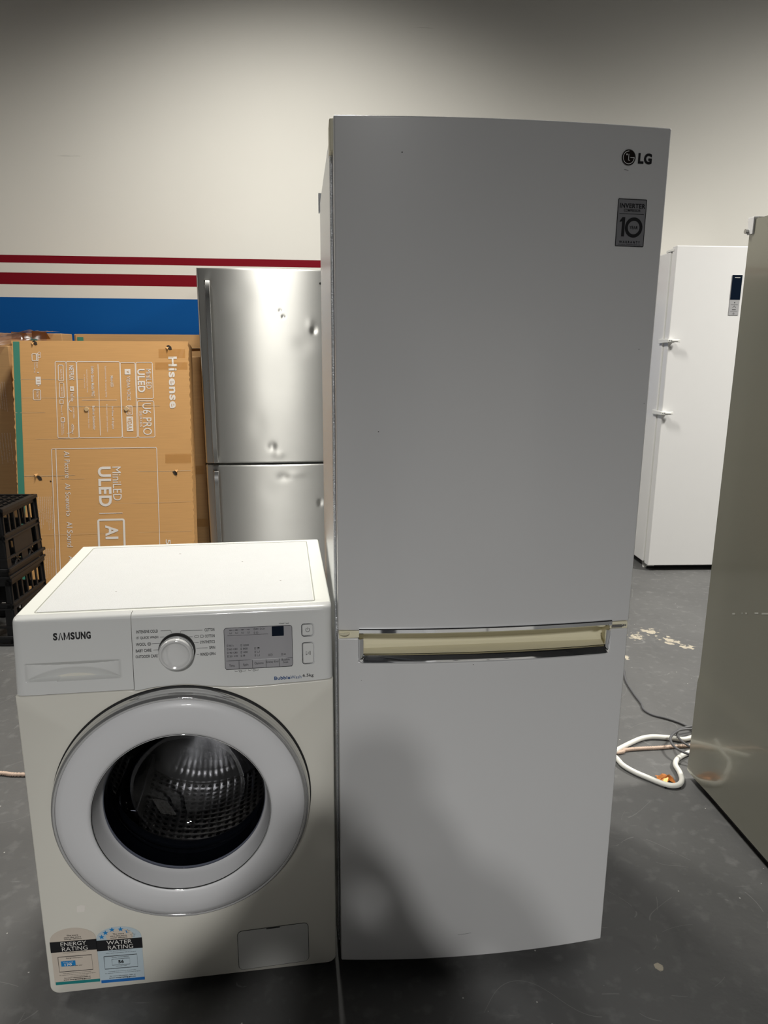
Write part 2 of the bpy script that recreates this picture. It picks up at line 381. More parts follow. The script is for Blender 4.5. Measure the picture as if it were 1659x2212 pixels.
# front plate + cabinet, with the round opening
def washer_body():
    out = []
    z0 = .0233; r = .018
    def arc(cx, cz, t0, t1, k=8): return [(cx+r*cos(t0+(t1-t0)*i/k), cz+r*sin(t0+(t1-t0)*i/k)) for i in range(k+1)]
    bot = arc(r, z0+r, pi, 1.5*pi)+[(.6*i/40, z0) for i in range(2, 39)]+arc(.6-r, z0+r, 1.5*pi, 2*pi)
    right = [(.6, z0+(.70-z0)*i/40) for i in range(2, 40)]
    top = [(.6*(1-i/60), zb(.6*(1-i/60))-.0016) for i in range(0, 61)]
    left = [(0, .70-(.70-z0)*i/40) for i in range(1, 39)]
    P = bot+right+top+left; n = len(P); cx, cz = DC
    V = []; Fc = []
    R0 = .236
    def ang(p): return atan2(p[1]-cz, p[0]-cx)
    rings = []
    rings.append([(cx+R0*cos(ang(p)), .02, cz+R0*sin(ang(p))) for p in P])
    rings.append([(cx+R0*cos(ang(p)), 0, cz+R0*sin(ang(p))) for p in P])
    ins = [((p[0]-.3)*.9895+.3, (p[1]-.365)*.9925+.365) for p in P]
    rings.append([(p[0], 0, p[1]) for p in ins])
    mid = [((a[0]+b[0])/2*1.0, (a[1]+b[1])/2) for a, b in zip(P, ins)]
    rings.append([(p[0], .0008, p[1]) for p in mid]); rings.append([(p[0], .0035, p[1]) for p in P]); rings.append([(p[0], .5304, p[1]) for p in P])
    for R in rings: V += R
    for k in range(len(rings)-1):
        for i in range(n): j = (i+1) % n; Fc.append((k*n+i, k*n+j, (k+1)*n+j, (k+1)*n+i))
    o = mesh_obj('body', V, Fc, M_body, wm)
    o.data.update()
    return o
wb = washer_body(); wb.data.set_sharp_from_angle(angle=math.radians(50))
boxes('rear_panel', [(.004, .596, .528, .5304, .03, .83)], M_body, wm)
boxes('upper_cabinet', [(.0015, .5985, .022, .5300, .690, .838)], M_body, wm, bevel=.004)
for x, y in ((.06, .06), (.54, .06), (.06, .47), (.54, .47)):
    bm = bmesh.new(); cyl(bm, (x, y, .0), (x, y, .012), .022); cyl(bm, (x, y, .012), (x, y, .026), .009); bm_obj('foot', bm, M_rubber, wm)
boxes('base_pan', [(.01, .59, .03, .52, .0245, .030)], M_dark, wm)

# control panel (drawer front on the left, fascia on the right): leaning face that rolls over into the top
PROF_TOP = [(.0170, .8420), (.0178, .8452), (.0195, .8482), (.0222, .8503), (.0255, .8515), (.0290, .8519), (.0425, .8519)]
def pv(u, z):        # how far back the panel face lies at height z
    t = (z-.705)/(.832-.705); v = .016*t
    r = .016; e = min(u, .6-u)
    if e < r: v += (r-sqrt(max(r*r-(r-e)**2, 0)))*.9
    return v
def scoop(u, z):
    k = 1-((u-.107)/.086)**2
    if k <= 0 or not (.728 < z < .768): return 0
    top = .7672-.001*(u/.2); t = (top-z)/.0355
    if t <= 0 or t >= 1: return 0
    wgt = k**.8
    t1 = .05+.20*wgt; t2 = 1-.60*wgt
    s = .5*t/t1 if t < t1 else (.5 if t < t2 else .5+.5*(t-t2)/(1-t2))
    return .0210*(wgt**.6)*s
def panel(name, u0, u1, nu, nz, sc):
    V = []; Fc = []; us = [u0+(u1-u0)*i/nu for i in range(nu+1)]
    if u0 < .001: us = [.0, .0006, .0015, .003, .005, .008, .012]+[u for u in us if u > .015]
    if u1 > .599: us = [u for u in us if u < .585]+[.588, .592, .595, .597, .5985, .5994, .6]
    rows = nz+1+len(PROF_TOP)
    for u in us:
        for j in range(nz+1):
            b = zb(u); z = b+(.840-b)*j/nz; V.append((u, pv(u, z)+(scoop(u, z) if sc else 0), z))
        e = min(u, .6-u); cc = (.016-sqrt(max(.016**2-(.016-e)**2, 0)))*.9 if e < .016 else 0
        for v, z in PROF_TOP: V.append((u, v+cc, z-cc*.25))
    for i in range(len(us)-1):
        for j in range(rows-1): a = i*rows+j; Fc.append((a, a+rows, a+rows+1, a+1))
    n0 = len(V)
    for i in (0, len(us)-1):          # side returns
        base = len(V)
        for j in range(rows): x, v, z = V[i*rows+j]; V.append((x+(.0004 if i == 0 else -.0004), max(v, .0)+.028 if False else .045, z if z < .8500 else .8500))
        for j in range(rows-1): Fc.append((i*rows+j, i*rows+j+1, base+j+1, base+j))
    o = mesh_obj(name, V, Fc, M_panel, wm); o.data.set_sharp_from_angle(angle=math.radians(42)); return o
dr = panel('detergent_drawer', .0, .2162, 110, 90, True)
fa = panel('control_panel', .2172, .6, 70, 24, False)
fa['label'] = 'control panel with dial, printed programmes and display'
PF = lambda off: (lambda a, b: (a, pv(a, b)-off, b))
pr = Print(); x = .0746; cw = .0677/8.75
for ch, w_ in (('S', 1), ('A', 1.15), ('M', 1.4), ('S', 1), ('U', 1.1), ('N', 1.1), ('G', 1.05)):
    x1 = x+cw*w_; z0, z1 = .8093, .8236; t_ = .0021
    if ch == 'A': pr.line([(x+t_*.45, z0), ((x+x1)/2, z1-.0004), (x1-t_*.45, z0)], t_)
    elif ch == 'M': pr.line([(x+t_/2, z0), (x+t_/2, z1)], t_); pr.line([(x1-t_/2, z0), (x1-t_/2, z1)], t_); pr.line([(x+t_*.6, z1-.0006), ((x+x1)/2, z0+.0012), (x1-t_*.6, z1-.0006)], t_*.85)
    else: pr.text(ch, x, x1, z0, z1, 3)
    x = x1+cw*.158
pr.build('brand_lettering', PF(.0006), M_black, dr)
pr = Print()
def pt(s, a0, a1, b0, b1, w=0): pr.text(s, a0, a1, b0, b1, w)
h = .0058
for s, a1, z in (('INTENSIVE COLD', .2655, .8150), ("15' QUICK WASH", .2655, .8030), ('WOOL', .2425, .7905), ('BABY CARE', .252, .7783), ('OUTDOOR CARE', .263, .7668)):
    pt(s, .2255-.0008*((.815-z)/.012), a1, z, z+h, 1)
pr.ring(.2485, .7935, .0030, .0007); pr.line([(.2465, .793), (.2505, .793)], .0006); pr.line([(.2465, .7945), (.2505, .7945)], .0006)
for s, a0, z in (('COTTON', .353, .8128), ('COTTON', .353, .8005), ('SYNTHETICS', .3435, .7890), ('SPIN', .3605, .7775), ('RINSE+SPIN', .3435, .7650)):
    pt(s, a0, .3715, z, z+h, 1)
pr.rrect(.3335, .3415, .8015, .8055, .0018, .0006); pr.rrect(.3445, .3500, .8010, .8060, .0012, .0007)
for P in ([(.2705, .8180), (.2895, .8180), (.2905, .8135)], [(.2690, .8058), (.2770, .8058)], [(.2535, .7935), (.2695, .7935)], [(.2555, .7812), (.2645, .7812)],
          [(.3490, .8155), (.3085, .8160), (.3070, .8125)], [(.3300, .8035), (.3215, .8035)], [(.3410, .7918), (.3315, .7918)], [(.3575, .7803), (.3360, .7803)], [(.3410, .7680), (.3360, .7680)]):
    pr.line(P, .0006)
pr.build('programme_print', PF(.0006), M_black, fa)
pr = Print(); pr.text('Bubble', .4835, .5150, .7085, .7155, 2); pr.text('Wash', .5153, .5368, .7090, .7155, 0); pr.build('blue_lettering', PF(.0006), M_blue, fa)
pr = Print(); pr.text('6.5kg', .5395, .5610, .7095, .7175, 1); pr.text('*(Hold 3 sec)', .4955, .5150, .8195, .8225, 1)
pr.line([(.408, .7320), (.408, .7300), (.413, .7300)], .0006); pr.line([(.421, .7300), (.428, .7300), (.428, .7320)], .0006); pr.text('*', .4140, .4155, .7305, .7325, 2); pr.rrect(.4165, .4205, .7285, .7320, .0008, .0006)
pr.line([(.434, .7325), (.434, .7305), (.439, .7305)], .0006); pr.line([(.447, .7305), (.453, .7305), (.453, .7325)], .0006); pr.text('*', .4395, .4410, .7310, .7330, 2); pr.rrect(.4425, .4465, .7290, .7325, .0012, .0007)
pr.build('small_print', PF(.0006), M_black, fa)

# dial
KC = (.2995, .7775)
kb = pv(*KC)
def lathe_p(name, prof, c, m, parent, n=96): return lathe(name, [(r, kb+v) for r, v in prof], c[0], c[1], m, parent, n)
kn = lathe_p('dial', [(.0350, .004), (.0350, -.001), (.0338, -.0015), (.0332, -.0035), (.0318, -.0045)], KC, mat('black_dial_collar', (.03, .03, .03), .3, coat=.5), wm)
lathe_p('dial_knob', [(.0318, -.002), (.0318, -.018), (.0312, -.0215), (.0290, -.0235), (.0270, -.0240), (.0258, -.0222), (.0225, -.0212), (.012, -.0205), (.0001, -.0203)], KC, mat('pearl_knob_plastic', (.72, .72, .71), .14, metal=.1, coat=1), kn)
lathe_p('dial_ring', [(.0324, -.008), (.0330, -.010), (.0330, -.013), (.0324, -.015)], KC, M_chrome, kn)
pr = Print(); pr.disc(.2995, .8058, .0010); pr.build('dial_pointer', lambda a, b: (a, kb-.0236, b), M_black, kn)

# display
def rr_plate(name, a0, a1, b0, b1, r, fn, th, m, parent, bev=0):
    P = rr_pts(a0, a1, b0, b1, r, 6); bm = bmesh.new()
    A = [bm.verts.new(fn(a, b, 0)) for a, b in P]; B = [bm.verts.new(fn(a, b, th)) for a, b in P]; n = len(P)
    bm.faces.new(A); bm.faces.new(B[::-1])
    for i in range(n): bm.faces.new((A[i], B[i], B[(i+1) % n], A[(i+1) % n]))
    return bm_obj(name, bm, m, parent, bevel=bev, seg=2)
pfn = lambda off: (lambda a, b, t: (a, pv(a, b)-off+t, b))
dp = rr_plate('display_panel', .3895, .5207, .7350, .8172, .005, pfn(.0010), .003, M_disp, wm)
pr = Print(); pr.rrect(.3895, .5207, .7350, .8172, .005, .0008); pr.rect(.3915, .5187, .7346, .7356)
for x in (.4162, .4423, .4685, .4945): pr.line([(x, .7355), (x, .7515)], .0007)
pr.line([(.396, .8020), (.474, .8020)], .0005)
for x in (.4020, .4135, .4250, .4365): pr.rrect(x-.002, x+.002, .8120, .8132, .0005, .0005); pr.line([(x-.0022, .8085), (x-.0018, .8055), (x+.0018, .8055), (x+.0022, .8085)], .0005); pr.line([(x, .8065), (x, .8080)], .0005)
pr.line([(.404, .8126), (.4345, .8126)], .0003)
for x, z in ((.4480, .8128), (.4600, .8128), (.4480, .8055), (.3955, .7825), (.3955, .7755), (.3955, .7685), (.3955, .7615), (.4215, .7820), (.4215, .7750), (.4215, .7680), (.4215, .7610), (.4480, .7745), (.4480, .7675), (.4480, .7605), (.4745, .7600), (.5000, .7600)):
    pr.rrect(x-.0009, x+.0009, z-.0018, z+.0018, .0003, .0005)
pr.text('95°c', .3985, .4070, .7805, .7840); pr.text('60', .3985, .4040, .7735, .7770); pr.text('40', .3985, .4040, .7665, .7700); pr.text('20', .3985, .4040, .7595, .7630)
pr.text('1200', .4250, .4360, .7802, .7838); pr.text('800', .4250, .4335, .7732, .7768); pr.text('400', .4250, .4335, .7662, .7698)
for z in (.7752, .7682): pr.rrect(.4065, .4140, z-.0014, z+.0014, .0006, .0004); pr.line([(.409, z), (.4125, z)], .0010)
pr.ring(.4080, .7612, .0012, .0004); pr.rrect(.4105, .4140, .7597, .7627, .0010, .0005); pr.ring(.4265, .7612, .0016, .0005); pr.line([(.4252, .7600), (.4280, .7625)], .0005)
for z in (.7745, .7675, .7605): pr.line([(.4515, z+.002), (.4520, z-.0015), (.4560, z-.0015), (.4565, z+.002)], .0006)
pr.rect(.4530, .4555, .7745, .7765); pr.ring(.4790, .7600, .0022, .0005); pr.line([(.4790, .7600), (.4790, .7615)], .0005)
pr.line([(.5030, .7600), (.5075, .7600)], .0014); pr.ring(.4515, .8128, .0011, .0006); pr.line([(.4525, .8128), (.4560, .8128)], .0009); pr.ring(.4640, .8128, .0016, .0005); pr.text('))', .4660, .4680, .8112, .8145)
pr.line([(.4515, .8040), (.4515, .8062), (.4530, .8078), (.4545, .8062), (.4545, .8040), (.4515, .8040)], .0006)
for s, a0, a1, z in (('Temp.', .3975, .4085, .7400), ('Spin', .4240, .4340, .7405), ('Options', .4460, .4635, .7420), ('Delay End', .4695, .4925, .7430), ('Bubble', .4990, .5145, .7470), ('Soak', .5020, .5120, .7420)):
    pr.text(s, a0, a1, z-(.001 if 'p' in s else 0), z+.0050 if s not in ('Bubble', 'Soak') else z+.0040, 0)
pr.build('display_print', PF(.0014), M_black, dp)
pr = Print(); pr.line([(.3905, .7523), (.5200, .7523)], .0008); pr.build('bright_line', PF(.0015), M_chrome, dp)
rr_plate('display_window', .4814, .5046, .7970, .8163, .001, pfn(.0016), .001, M_screen, dp)
# buttons
def button(a0, a1, b0, b1, name, kind):
    bt = rr_plate(name, a0, a1, b0, b1, .005, pfn(.0014), .003, M_panel, wm, bev=.0006)
    pr = Print(); pr.rrect(a0+.0005, a1-.0005, b0+.0005, b1-.0005, .0048, .0015); pr.build('chrome_frame', PF(.0018), M_chrome, bt)
    pr = Print(); pr.rrect(a0+.0020, a1-.0020, b0+.0020, b1-.0020, .0036, .0004)
    cx, cz = (a0+a1)/2, (b0+b1)/2
    if kind: pr.ring(cx, cz, .0038, .0008, pi*.68, pi*2.32); pr.line([(cx, cz+.0005), (cx, cz+.0050)], .0008)
    else: pr.line([(cx-.0042, cz-.004), (cx-.0042, cz+.004), (cx+.0010, cz), (cx-.0042, cz-.004)], .0007); pr.line([(cx+.0018, cz-.004), (cx+.0018, cz+.004)], .0007); pr.line([(cx+.0040, cz-.004), (cx+.0040, cz+.004)], .0007)
    pr.build('symbol', PF(.0019), M_black, bt)
button(.5390, .5637, .7935, .8190, 'power_button', 1); button(.5394, .5637, .7378, .7817, 'start_button', 0)

# top cover
tc_ = bmesh.new()
def frame_top():
    o = boxes('top_cover', [(.0, .60, .0432, .5304, .836, .8512)], M_top, wm, bevel=.004)
    return o
tcv = frame_top()
V = []; Fc = []
P = rr_pts(.030, .570, .050, .512, .006, 4); n = len(P)
P2 = rr_pts(.0325, .5675, .0525, .5095, .005, 4); P3 = rr_pts(.035, .565, .055, .507, .004, 4)
V = [(a, b, .8516) for a, b in P]+[(a, b, .8506+.00075) for a, b in P2]+[(a, b, .8519) for a, b in P3]
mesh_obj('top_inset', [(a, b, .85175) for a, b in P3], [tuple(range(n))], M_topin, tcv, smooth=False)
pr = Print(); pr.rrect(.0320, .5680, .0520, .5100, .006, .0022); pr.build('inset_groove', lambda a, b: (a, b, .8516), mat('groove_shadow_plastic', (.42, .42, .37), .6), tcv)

# door
door = lathe('door', [(.2395, -.022), (.2390, -.0330), (.2370, -.0360), (.2250, -.0415), (.205, -.0455), (.190, -.0465), (.178, -.0462), (.1735, -.0448), (.1718, -.0420)], *DC, M_ring, wm)
lathe('clear_edge', [(.2480, -.001), (.2505, -.004), (.2510, -.010), (.2506, -.016), (.2494, -.0190), (.2500, -.0210), (.2490, -.0250), (.2476, -.0272), (.2480, -.0290), (.2466, -.0315), (.2448, -.0322), (.2446, -.0340), (.2424, -.0352), (.2412, -.0340), (.2400, -.0352), (.2390, -.0335)], *DC, M_trim, door)
lathe('edge_gap_shade', [(.2330, -.0012), (.2535, -.0012), (.2525, -.004), (.2500, -.005)], *DC, M_dark, door)  # dark ring painted in as the shadow line around the door
lathe('chrome_lip', [(.1722, -.0440), (.1712, -.0446), (.1704, -.0438), (.1702, -.0420)], *DC, M_chrome, door)
lathe('inner_rim', [(.1712, -.0430), (.1690, -.0300), (.1655, -.0100), (.1620, .0030), (.1590, .0080)], *DC, M_inner, door)
for t0, t1 in ((1.25, 2.30), (.55, 1.05)):
    bm = bmesh.new()
    k = int((t1-t0)/.022)
    for i in range(k):
        t = t0+(t1-t0)*i/k; R = Matrix.Translation((DC[0], 0, DC[1])) @ Matrix.Rotation(-t, 4, 'Y')
        box(bm, .1600, .1618, -.004, .004, -.0010, .0010, R)
    bm_obj('grip_ribs', bm, M_gasket, door)
lathe('glass', [(.1600, .0040), (.1585, -.0010), (.1570, .0020), (.1555, .018), (.150, .045), (.138, .072), (.118, .093), (.09, .106), (.05, .114), (.0001, .117)], *DC, M_glass, door)
lathe('dark_glass_band', [(.1605, .0060), (.1600, .012), (.1590, .030), (.1560, .0420)], *DC, mat('smoked_band', (.010, .012, .016), .12, coat=1), door)
lathe('rubber_seal', [(.236, .012), (.225, .035), (.205, .040), (.178, .044), (.168, .052), (.163, .060), (.166, .068), (.172, .075), (.170, .085), (.164, .092), (.168, .100), (.180, .112), (.200, .118)], *DC, M_rubber, wm)
# drum
def drum_mat():
    m, n, l, b = new_mat('perforated_steel_drum')
    b.inputs['Base Color'].default_value = (.42, .40, .36, 1); b.inputs['Metallic'].default_value = 1; b.inputs['Roughness'].default_value = .20
    uv = N(n, 'ShaderNodeUVMap'); vo = N(n, 'ShaderNodeTexVoronoi'); vo.inputs['Scale'].default_value = 55; vo.inputs['Randomness'].default_value = .0
    l.new(uv.outputs[0], vo.inputs['Vector'])
    lt = N(n, 'ShaderNodeMath', operation='LESS_THAN'); lt.inputs[1].default_value = .26; l.new(vo.outputs['Distance'], lt.inputs[0])
    mx = N(n, 'ShaderNodeMix', data_type='RGBA'); mx.inputs[6].default_value = (.42, .40, .36, 1); mx.inputs[7].default_value = (.01, .01, .01, 1); l.new(lt.outputs[0], mx.inputs[0]); l.new(mx.outputs[2], b.inputs['Base Color'])
    bp = N(n, 'ShaderNodeBump'); bp.inputs['Strength'].default_value = .6; bp.inputs['Distance'].default_value = .004; l.new(vo.outputs['Distance'], bp.inputs['Height'])
    nz = N(n, 'ShaderNodeTexNoise'); nz.inputs['Scale'].default_value = 60; l.new(uv.outputs[0], nz.inputs['Vector']); b2 = N(n, 'ShaderNodeBump'); b2.inputs['Strength'].default_value = .3; b2.inputs['Distance'].default_value = .002
    l.new(nz.outputs['Fac'], b2.inputs['Height']); l.new(bp.outputs[0], b2.inputs['Normal']); l.new(b2.outputs[0], b.inputs['Normal'])
    return m
M_drum = drum_mat()
drum = lathe('drum', [(.200, .119), (.212, .120), (.228, .124), (.236, .132), (.236, .150), (.234, .156), (.236, .162), (.236, .40), (.228, .412)], *DC, M_drum, wm, uv=True)
lathe('drum_back', [(.228, .412), (.20, .416), (.19, .408), (.13, .405), (.12, .398), (.06, .396), (.05, .388), (.0001, .386)], *DC, mat('drum_back_steel', (.52, .50, .46), .28, metal=1, bump=.3, bscale=80), drum)
for k in range(3):
    t = pi/2+.25+k*2*pi/3; bm = bmesh.new(); R = Matrix.Translation((DC[0], 0, DC[1])) @ Matrix.Rotation(-t, 4, 'Y')
    prof = [(.234, -.045), (.215, -.030), (.198, -.014), (.188, 0), (.198, .014), (.215, .030), (.234, .045)]
    A = [bm.verts.new(R @ Vector((r, .17, z))) for r, z in prof]; B = [bm.verts.new(R @ Vector((r-.004, .40, z*.8))) for r, z in prof]
    for i in range(6): bm.faces.new((A[i], A[i+1], B[i+1], B[i]))
    bm.faces.new(A); bm.faces.new(B[::-1])
    bm_obj('drum_lifter', bm, mat('lifter_steel', (.4, .39, .37), .3, metal=1, bump=.4, bscale=90), drum, bevel=.004)

# filter flap
ff = rr_plate('filter_flap', .3890, .5392, .0318, .1300, .010, lambda a, b, t: (a, -.0012+t, b+(a-.389)*.03), .003, mat('flap_plastic', (.60, .60, .575), .32, coat=.2), wm, bev=.0006)
pr = Print(); pr.rrect(.3885, .5397, .0313, .1305, .0105, .0009); pr.build('flap_gap', lambda a, b: (a, -.0006, b+(a-.389)*.03), M_dark, ff)
pr = Print(); pr.rect(.4500, .4790, .1278, .1302); pr.build('finger_slot', lambda a, b: (a, -.0016, b+(a-.389)*.03), M_dark, ff)

# rating stickers: mild slope like the photo's, so each is laid in its own little frame
M_paper = mat('aged_sticker_paper', (.60, .53, .45), .55, var=.07, vscale=18)
M_bpaper = mat('pale_blue_sticker_paper', (.48, .57, .62), .5, var=.10, vscale=14)
M_cyan = mat('bright_blue_print', (.01, .21, .52), .45); M_teal = mat('teal_print', (.01, .20, .20), .5); M_wprint = mat('white_print', (.72, .70, .66), .5); M_blue2 = mat('deep_blue_print', (.01, .13, .42), .5)
def sticker(name, ox, oz, shear, label, blue):
    # local frame: a 0..1 over .090 width, b 0..1 over .137 height
    fn0 = lambda off: (lambda a, b: (ox+.090*a-.006*(0)*b, -off, oz+.137*b+shear*a))
    top = .70
    P = [(0, 0), (1, 0), (1, .80)]+[(.5+.5*cos(t), .80+.20*sin(t)) for t in [pi*i/18 for i in range(1, 18)]]+[(0, .80)]
    pr = Print(); pr.poly(P); st = pr.build(name, fn0(.0006), M_bpaper if blue else M_paper, wm); st['label'] = label
    if blue: pr = Print(); pr.disc(.52, .83, .30, .13); pr.build('faded_patch', fn0(.0007), M_paper, st)
    pr = Print(); pr.rect(-.01, 1.01, .585, .775); pr.build('black_band', fn0(.0009), M_black, st)
    pr = Print(); pr.text('WATER' if blue else 'ENERGY', .22, .78, .690, .760, 0); pr.text('RATING', .24, .80, .600, .672, 0)
    pr.build('band_lettering', fn0(.0012), M_wprint, st)
    pr = Print(); pr.rect(0.02 if blue else .02, 1.0, -.005, .048); pr.build('colour_bar', fn0(.0009), M_blue2 if blue else M_teal, st)
    pr = Print(); pr.text('The more', .37, .62, .862, .885, 1); pr.text('stars the more', .31, .68, .828, .850, 1); pr.text('water efficient' if blue else 'energy efficient', .31, .69, .795, .818, 1)
    pr.text('A joint government and industry program', .25, .76, .560, .573)
    if blue:
        pr.text('When tested in accordance with the standard', .18, .85, .528, .541)
        pr.line([(.13, .48), (.87, .48), (.87, .25), (.13, .25), (.13, .48)], .010)
        pr.text('Water Consumption', .30, .68, .440, .464); pr.line([(.30, .42), (.70, .42), (.70, .31), (.30, .31), (.30, .42)], .006); pr.text('56', .44, .56, .335, .398, 3)
        pr.text('Litres per wash', .38, .62, .278, .296)
    else:
        pr.line([(.13, .50), (.87, .50), (.87, .23), (.13, .23), (.13, .50)], .010)
        pr.text('Energy consumption', .31, .67, .455, .480); pr.text('kWh per year', .38, .65, .315, .335, 1)
    for i, (s, x0, x1) in enumerate((('Actual energy use and running costs will depend on how', .20, .82), ('the appliance is used and on the warm wash program', .12, .92), ('when connected to cold water only', .36, .74), ('compare models and features at', .28, .80))):
        if blue and i > 1: continue
        pr.text(s, x0, x1, .190-.030*i, .204-.030*i)
    pr.text('For more information, refer to', .22, .80, .100, .120, 1); pr.text('www.waterrating.gov.au' if blue else 'www.energyrating.gov.au', .20, .80, .062, .088, 2)
    pr.build('small_print', fn0(.0012), M_black, st)
    if blue:
        def star(a, b, r, fill):
            Q = [(a+(r if i % 2 == 0 else r*.42)*cos(pi/2+pi*i/5), b+(r if i % 2 == 0 else r*.42)*sin(pi/2+pi*i/5)*.66) for i in range(10)]
            if fill: return Q
            return Q
        pr = Print()
        for a, b in ((.125, .835), (.215, .905), (.365, .952), (.555, .950)): pr.poly(star(a, b, .068, 1))
        pr.poly(star(.705, .905, .062, 1)[1:6]); pr.build('stars', fn0(.0012), M_cyan, st)
        pr = Print(); pr.line(star(.815, .832, .068, 0), .006, True); pr.line(star(.705, .905, .062, 0), .005, True); pr.build('star_outlines', fn0(.0011), M_gasket, st)
    else:
        pr = Print(); pr.rect(.185, .50, .325, .420); pr.build('blue_box', fn0(.0010), M_cyan, st)
        pr = Print(); pr.text('170', .26, .42, .335, .375, 3); pr.text('Cold wash', .24, .45, .390, .408); pr.build('number', fn0(.0013), M_wprint, st)
    return st
sticker('energy_sticker', .0110, .0470, -.0030, 'worn cream energy rating sticker, left of the pair', False)
sticker('water_sticker', .1015, .0390, -.0030, 'pale blue water rating sticker with blue stars, right of the pair', True)
# bare glue mark
pr = Print(); pr.poly([(.0705, .2330), (.0785, .2350), (.0870, .2330), (.0855, .2230), (.0840, .2185), (.0760, .2180), (.0690, .2190)])
pr.build('glue_mark', lambda a, b: (a, -.0004, b), mat('glue_residue', (.80, .76, .70), .5), wm)

# ------------------------------------------------------------------ tall pale grey fridge (front, middle)
F_O = Vector((-.0884, 1.3062, 0)); F_A = .10605; FW = .5932; BUL = .0176
fr = thing('refrigerator', 'tall pale grey two-door fridge with chrome-framed cream handle recess, beside the washing machine', 'refrigerator', F_O, F_A)
dv = lambda u: -BUL*(1-(2*u/FW-1)**2)
def door_panel(name, zs, skip, th, m, holes=None, edges=None, parent=fr):
    us = sorted(set([0, .0404, .5534, FW]+[round(FW*i/40, 5) for i in range(41)]))
    us = [u for u in us if not (0 < abs(u-.0404) < .004) and not (0 < abs(u-.5534) < .004)]
    nz = len(zs); V = []; Fc = []
    for u in us:
        for z in zs: V.append((u, dv(u), z))
    F0 = len(V)
    for u in us:
        for z in zs: V.append((u, th, z))
    def ok(i, j):
        um = (us[i]+us[i+1])/2; zm = (zs[j]+zs[j+1])/2; return not skip(um, zm)
    for i in range(len(us)-1):
        for j in range(nz-1):
            if ok(i, j):
                a = i*nz+j; b = a+nz
                Fc.append((a, b, b+1, a+1)); Fc.append((F0+a, F0+a+1, F0+b+1, F0+b))
                if i == 0 or not ok(i-1, j): Fc.append((a, a+1, F0+a+1, F0+a))
                if i == len(us)-2 or not ok(i+1, j): Fc.append((b, F0+b, F0+b+1, b+1))
                if j == 0 or not ok(i, j-1): Fc.append((a, F0+a, F0+b, b))
                if j == nz-2 or not ok(i, j+1): Fc.append((a+1, b+1, F0+b+1, F0+a+1))
    bm = bmesh.new(); vs = [bm.verts.new(v) for v in V]
    for f in Fc: bm.faces.new([vs[i] for i in f])
    for v in [v for v in bm.verts if not v.link_faces]: bm.verts.remove(v)
    return bm_obj(name, bm, m, parent, bevel=.0030, seg=3, angle=40)
U_ZS = [.8098]+[.8098+(1.7288-.8098)*i/24 for i in range(1, 25)]
up_door = door_panel('upper_door', U_ZS, lambda u, z: False, .050, M_fridge)
L_ZS = [.0360+(.7450-.0360)*i/20 for i in range(21)]+[.794]
lo_door = door_panel('lower_door', L_ZS, lambda u, z: z > .745 and .0404 < u < .5534, .050, M_fridge)
up_door['label'] = 'upper door with badge and brand emblem'; lo_door['label'] = 'lower door with the handle recess cut in its top edge'
FS = lambda off: (lambda a, b: (a, dv(a)-off, b))
# cabinet
bm = bmesh.new(); vs = []
for x, y in ((-.0055, .060), (.5985, .060), (.5985, .655), (-.0115, .655)):
    for z in (.030, 1.712): vs.append(bm.verts.new((x, y, z)))
for f in ((0, 1, 3, 2), (2, 3, 5, 4), (4, 5, 7, 6), (6, 7, 1, 0), (0, 2, 4, 6), (1, 3, 5, 7)): bm.faces.new([vs[i] for i in f])
bm_obj('cabinet', bm, M_fside, fr, bevel=.004)
for z0_, z1_ in ((.050, .785), (.822, 1.678)): boxes('door_gasket', [(-.001, .592, .0485, .0615, z0_, z1_)], M_gasket, fr)
boxes('hinge_cover', [(-.0062, .060, .0300, .0900, 1.680, 1.7330)], M_cream, fr, bevel=.003)
boxes('hinge_cover', [(.533, .599, .0300, .0900, 1.700, 1.7280)], M_cream, fr, bevel=.003)
boxes('rear_bracket', [(-.0150, .02, .655, .675, 1.690, 1.735)], M_fside, fr)
boxes('kick_plate', [(.010, .585, .055, .060, .012, .050)], M_dark, fr)
for x in (.05, .54):
    for y in (.09, .60):
        bm = bmesh.new(); cyl(bm, (x, y, 0), (x, y, .032), .020); bm_obj('foot', bm, M_dark, fr)
# recess tray (open towards the front and the top)
B = bmesh.new()
ux = [.0415+(.5523-.0415)*i/24 for i in range(25)]
prof = lambda u: [(dv(u)+.0050, .7600), (.026, .7600), (.032, .7650), (.034, .7760), (.034, .8085), (dv(u)+.004, .8085)]
V = []; Fc = []
for u in ux:
    for y, z in prof(u): V.append((u, y, z))
for i in range(24):
    for j in range(5): a = i*6+j; Fc.append((a, a+1, a+7, a+6))
for i in (0, 24): Fc.append(tuple(i*6+j for j in range(6)))
mesh_obj('handle_recess', V, Fc, M_cream, lo_door, smooth=False)
# gap strips beside the handle
boxes('hinge_strip', [(.0015, .0410, -.002, .03, .7945, .8090)], M_cream, lo_door, bevel=.0008)
boxes('hinge_strip', [(.5530, .5900, -.002, .03, .7945, .8090)], M_cream, lo_door, bevel=.0008)
for x_, r_ in ((.012, .010), (.530, .012)):
    bm = bmesh.new(); cyl(bm, (x_, -.004, .8072), (x_, -.004, .8052), r_); bm_obj('hinge_cap', bm, M_cream, lo_door)
bm = bmesh.new(); box(bm, .5560, .5780, -.0045, .0, .7975, .8035); cyl(bm, (.5800, -.0045, .8015), (.5800, -.0015, .8015), .0025); cyl(bm, (.5850, -.0045, .8020), (.5850, -.0015, .8020), .0018)
bm_obj('hinge_plate', bm, M_hand, lo_door, bevel=.0006)
